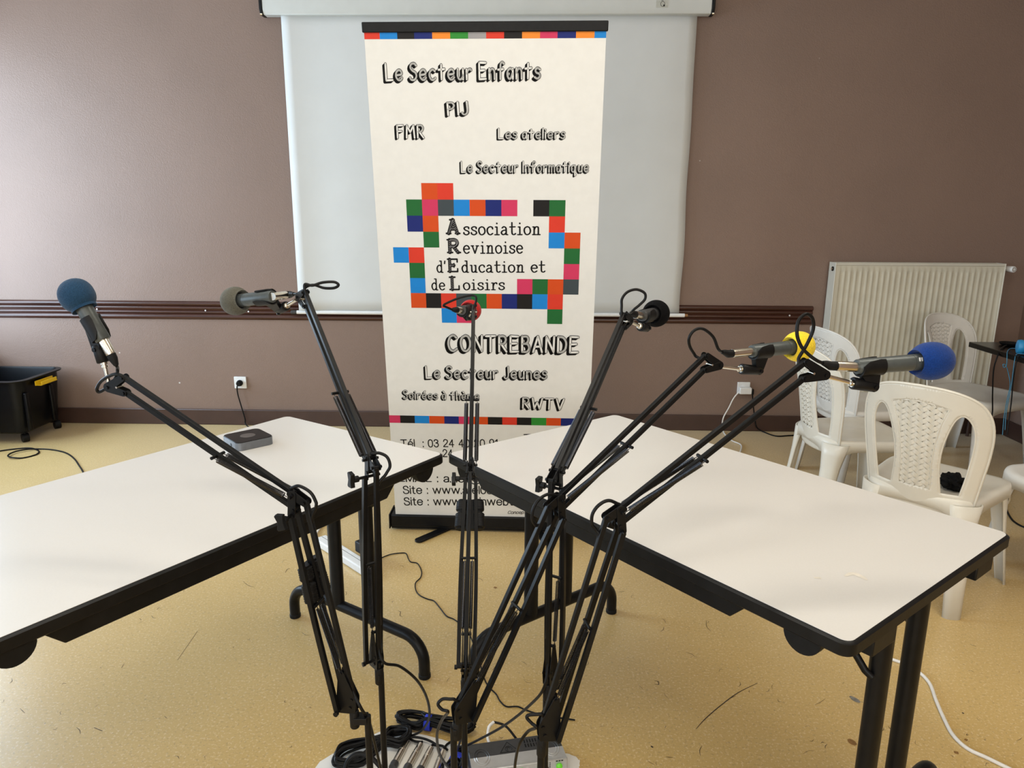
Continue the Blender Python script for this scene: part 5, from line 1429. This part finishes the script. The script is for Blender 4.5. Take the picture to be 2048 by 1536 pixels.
    for sg in (-1, 1):
        d = V((math.cos(ang), sg * math.sin(ang), 0)); nrm = V((-d.y, d.x, 0))
        per = pit
        for k in range(-16, 36):
            o = V((0, 0.03, 0)) + V((0, 1, 0)) * (k * per / math.cos(ang))
            cl = clip(o, d)
            if not cl or cl[1] - cl[0] < 0.012: continue
            step = per / math.sin(2 * ang)
            N = max(3, int((cl[1] - cl[0]) / 0.004)); vs = []
            hw = per * 0.42
            for i in range(N + 1):
                t = cl[0] + (cl[1] - cl[0]) * i / N
                c = o + d * t
                ph = PI * (t / step + (0 if sg > 0 else 1))
                zz = 0.0026 * math.cos(ph)
                for wv in (-1, 1):
                    q = c + nrm * (hw * wv)
                    pb = bk(q.x, q.y)
                    vs += [pb + V((0, zz + 0.0014, 0)), pb + V((0, zz - 0.0014, 0))]
            fs = []
            for i in range(N):
                b0, b1 = i * 4, (i + 1) * 4
                fs += [(b0, b0 + 2, b1 + 2, b1), (b0 + 1, b1 + 1, b1 + 3, b0 + 3), (b0, b1, b1 + 1, b0 + 1), (b0 + 2, b0 + 3, b1 + 3, b1 + 2)]
            m.add(vs, fs)
    m.build('woven_panel', material, r, smooth=40)


def copy_thing(root, loc, rz, label, material):
    c = root.copy(); COL.objects.link(c); c.location = loc; c.rotation_euler = (0, 0, rz); c['label'] = label
    for ch in [o for o in root.children]:
        k = ch.copy(); COL.objects.link(k); k.parent = c
        if material is not None:
            k.material_slots[0].link = 'OBJECT'; k.material_slots[0].material = material
    return c


CH = [((1.562, 2.665, 0), 43, 'cream plastic chair nearest the right table, a black bag on its seat', M_chair),
      ((1.515, 3.30, 0), 5, 'cream plastic chair behind the right table, turned right', M_chair),
      ((1.785, 3.81, 0), 10, 'white plastic chair between the side-turned chair and the radiator', M_chair2),
      ((2.55, 4.10, 0), -66, 'white plastic chair with its back to the radiator, beside the dark desk', M_chair2),
      ((2.16, 2.66, 0), 192, 'white plastic chair cut by the right edge, only its seat showing', M_chair2)]
ch0 = None
for loc, ang, lab, mt in CH:
    rz = math.radians(ang - 90)
    if ch0 is None:
        ch0 = thing('plastic_chair', lab, 'chair', (0, 0, 0), 'white plastic garden chairs')
        chair_parts(ch0, mt)
        first = (loc, rz)
    else:
        copy_thing(ch0, loc, rz, lab, mt if mt is not M_chair else None)
ch0.location = first[0]; ch0.rotation_euler = (0, 0, first[1])

# black crumpled bag on the nearest chair
bm = bmesh.new(); bmesh.ops.create_icosphere(bm, subdivisions=4, radius=1.0)
rnd = random.Random(4)
from mathutils import noise as mnoise
bagc = onz(1906, 965, 0.445)
for v in bm.verts:
    k = 1 + 0.42 * mnoise.noise(v.co * 2.2) + 0.2 * mnoise.noise(v.co * 6)
    p = v.co * k
    v.co = V((bagc.x + p.x * 0.040, bagc.y + p.y * 0.05, max(0.4235, 0.448 + p.z * 0.03)))
me = bpy.data.meshes.new('pouch'); bm.to_mesh(me); bm.free(); me.materials.append(M_cloth)
me.polygons.foreach_set('use_smooth', [True] * len(me.polygons)); me.set_sharp_from_angle(angle=math.radians(35))
bag = bpy.data.objects.new('pouch', me); COL.objects.link(bag)
tag(bag, 'crumpled black fabric bag on the seat of the nearest cream chair', 'bag')
m = MB(); m.tube(catmull([bagc + V((0.045, -0.03, 0.0)), bagc + V((0.07, -0.02, 0.012)), bagc + V((0.085, -0.03, 0.004))], 6), 0.005, 8); m.build('strap', M_cloth, bag)


# ------------------------------------------------------------------ dark desk with headphones
def desk():
    z = 0.74; x0, x1, y0, y1 = 2.395, RIGHT_X - 0.02, 2.95, 3.955
    r = thing('desk', 'dark desk at the right edge against the right wall', 'desk', ((x0 + x1) / 2, (y0 + y1) / 2, 0))
    m = MB(); m.box(((x0 + x1) / 2, (y0 + y1) / 2, z - 0.014), (x1 - x0, y1 - y0, 0.028)); m.build('desktop', M_deskblk, r, bevel=0.003)
    for y in (y0 + 0.1, y1 - 0.12):
        m = MB(); m.box((x1 - 0.06, y, (z - 0.028) / 2), (0.04, 0.06, z - 0.028)); m.build('leg', M_black, r, bevel=0.003)
        m = MB(); m.box((x1 - 0.16, y, z - 0.05), (0.25, 0.03, 0.045)); m.build('bracket', M_black, r, bevel=0.002)


desk()


def headphones():
    c = onz(2047, 694, 0.778); c.z = 0.741
    r = thing('headphones', 'blue headphones lying on the dark desk at the right edge', 'headphones', c)
    d = V((0.93, -0.37, 0)).normalized(); s = ZUP.cross(d)
    for k, off in ((0, V((0, 0, 0))), (1, d * 0.17)):
        p = c + off + ZUP * 0.037; ax = d if k == 0 else -d
        m = MB(); m.lathe([(0, 0.034), (0.004, 0.036), (0.018, 0.036), (0.022, 0.030), (0.026, 0.036), (0.040, 0.034), (0.046, 0.022)], p, ax, 28) if False else m.lathe([(-0.03, 0.020), (-0.026, 0.033), (-0.012, 0.0365), (-0.004, 0.034), (-0.002, 0.030), (0.0, 0.034), (0.012, 0.036), (0.016, 0.033)], p, ax, 28); cup = m.build('ear_cup', M_hpblue, r)
        m = MB(); m.lathe([(0, 0.033), (0.008, 0.035), (0.016, 0.03), (0.018, 0.012)], p + ax * 0.016, ax, 24); m.build('ear_pad', M_rubber, cup)
    m = MB(); pts = [c + d * (0.085 - 0.11 * math.cos(t)) + s * (0.16 * math.sin(t)) + ZUP * (0.04 + 0.0 * t) for t in [k * PI / 14 for k in range(15)]]
    for i in range(len(pts) - 1): m.bar(pts[i], pts[i + 1], 0.022, 0.005, ZUP)
    m.build('headband', M_hpblue, r)
    E = 3.60
    m = MB(); m.tube(catmull([c + V((-0.03, -0.01, 0.03)), onz(2022, 697, 0.748), onz(2015, 703, 0.744), ony(2014, 716, E), ony(2013, 730, E), ony(2008, 735, E), ony(2006, 729, E), ony(2012, 731, E), ony(2018, 752, E), ony(2020, 772, E), ony(2014, 800, E), ony(2008, 835, E), ony(2005, 870, E - 0.03)], 8), 0.0018, 8); m.build('cord', M_bluecord, r, smooth=60)
    px_cord('hanging_cable', 'blue and slack second cord hanging beside the headphone cord', [c + V((0.0, -0.035, 0.006)), onz(2034, 708, 0.744), ony(2029, 722, E - .06), ony(2026, 745, E - .06), ony(2022, 775, E - .06), ony(2016, 805, E - .06), ony(2012, 830, E - .06), ony(2010, 860, E - .08)], 0.0018, M_bluecord)
    px_cord('hanging_cable', 'black cord hanging beside the blue cord at the right edge', [c + V((0.03, -0.06, 0.006)), onz(2041, 711, 0.745), ony(2032, 728, E - .09), ony(2026, 765, E - .09), ony(2023, 800, E - .09), ony(2018, 840, E - .1), ony(2014, 870, E - .12)], 0.003, M_cable)


headphones()
# dark pad under the headphones and a box on the floor below
pc = onz(2020, 689, 0.745); pc.z = 0.741
r = thing('dark_tray', 'round black dish on the dark desk beside the blue headphones', 'dish', pc)
m = MB(); m.lathe([(0, 0.035), (0.004, 0.045), (0.014, 0.052), (0.014, 0.049), (0.005, 0.04)], pc, ZUP, 28); m.build('dish', M_rubber, r)
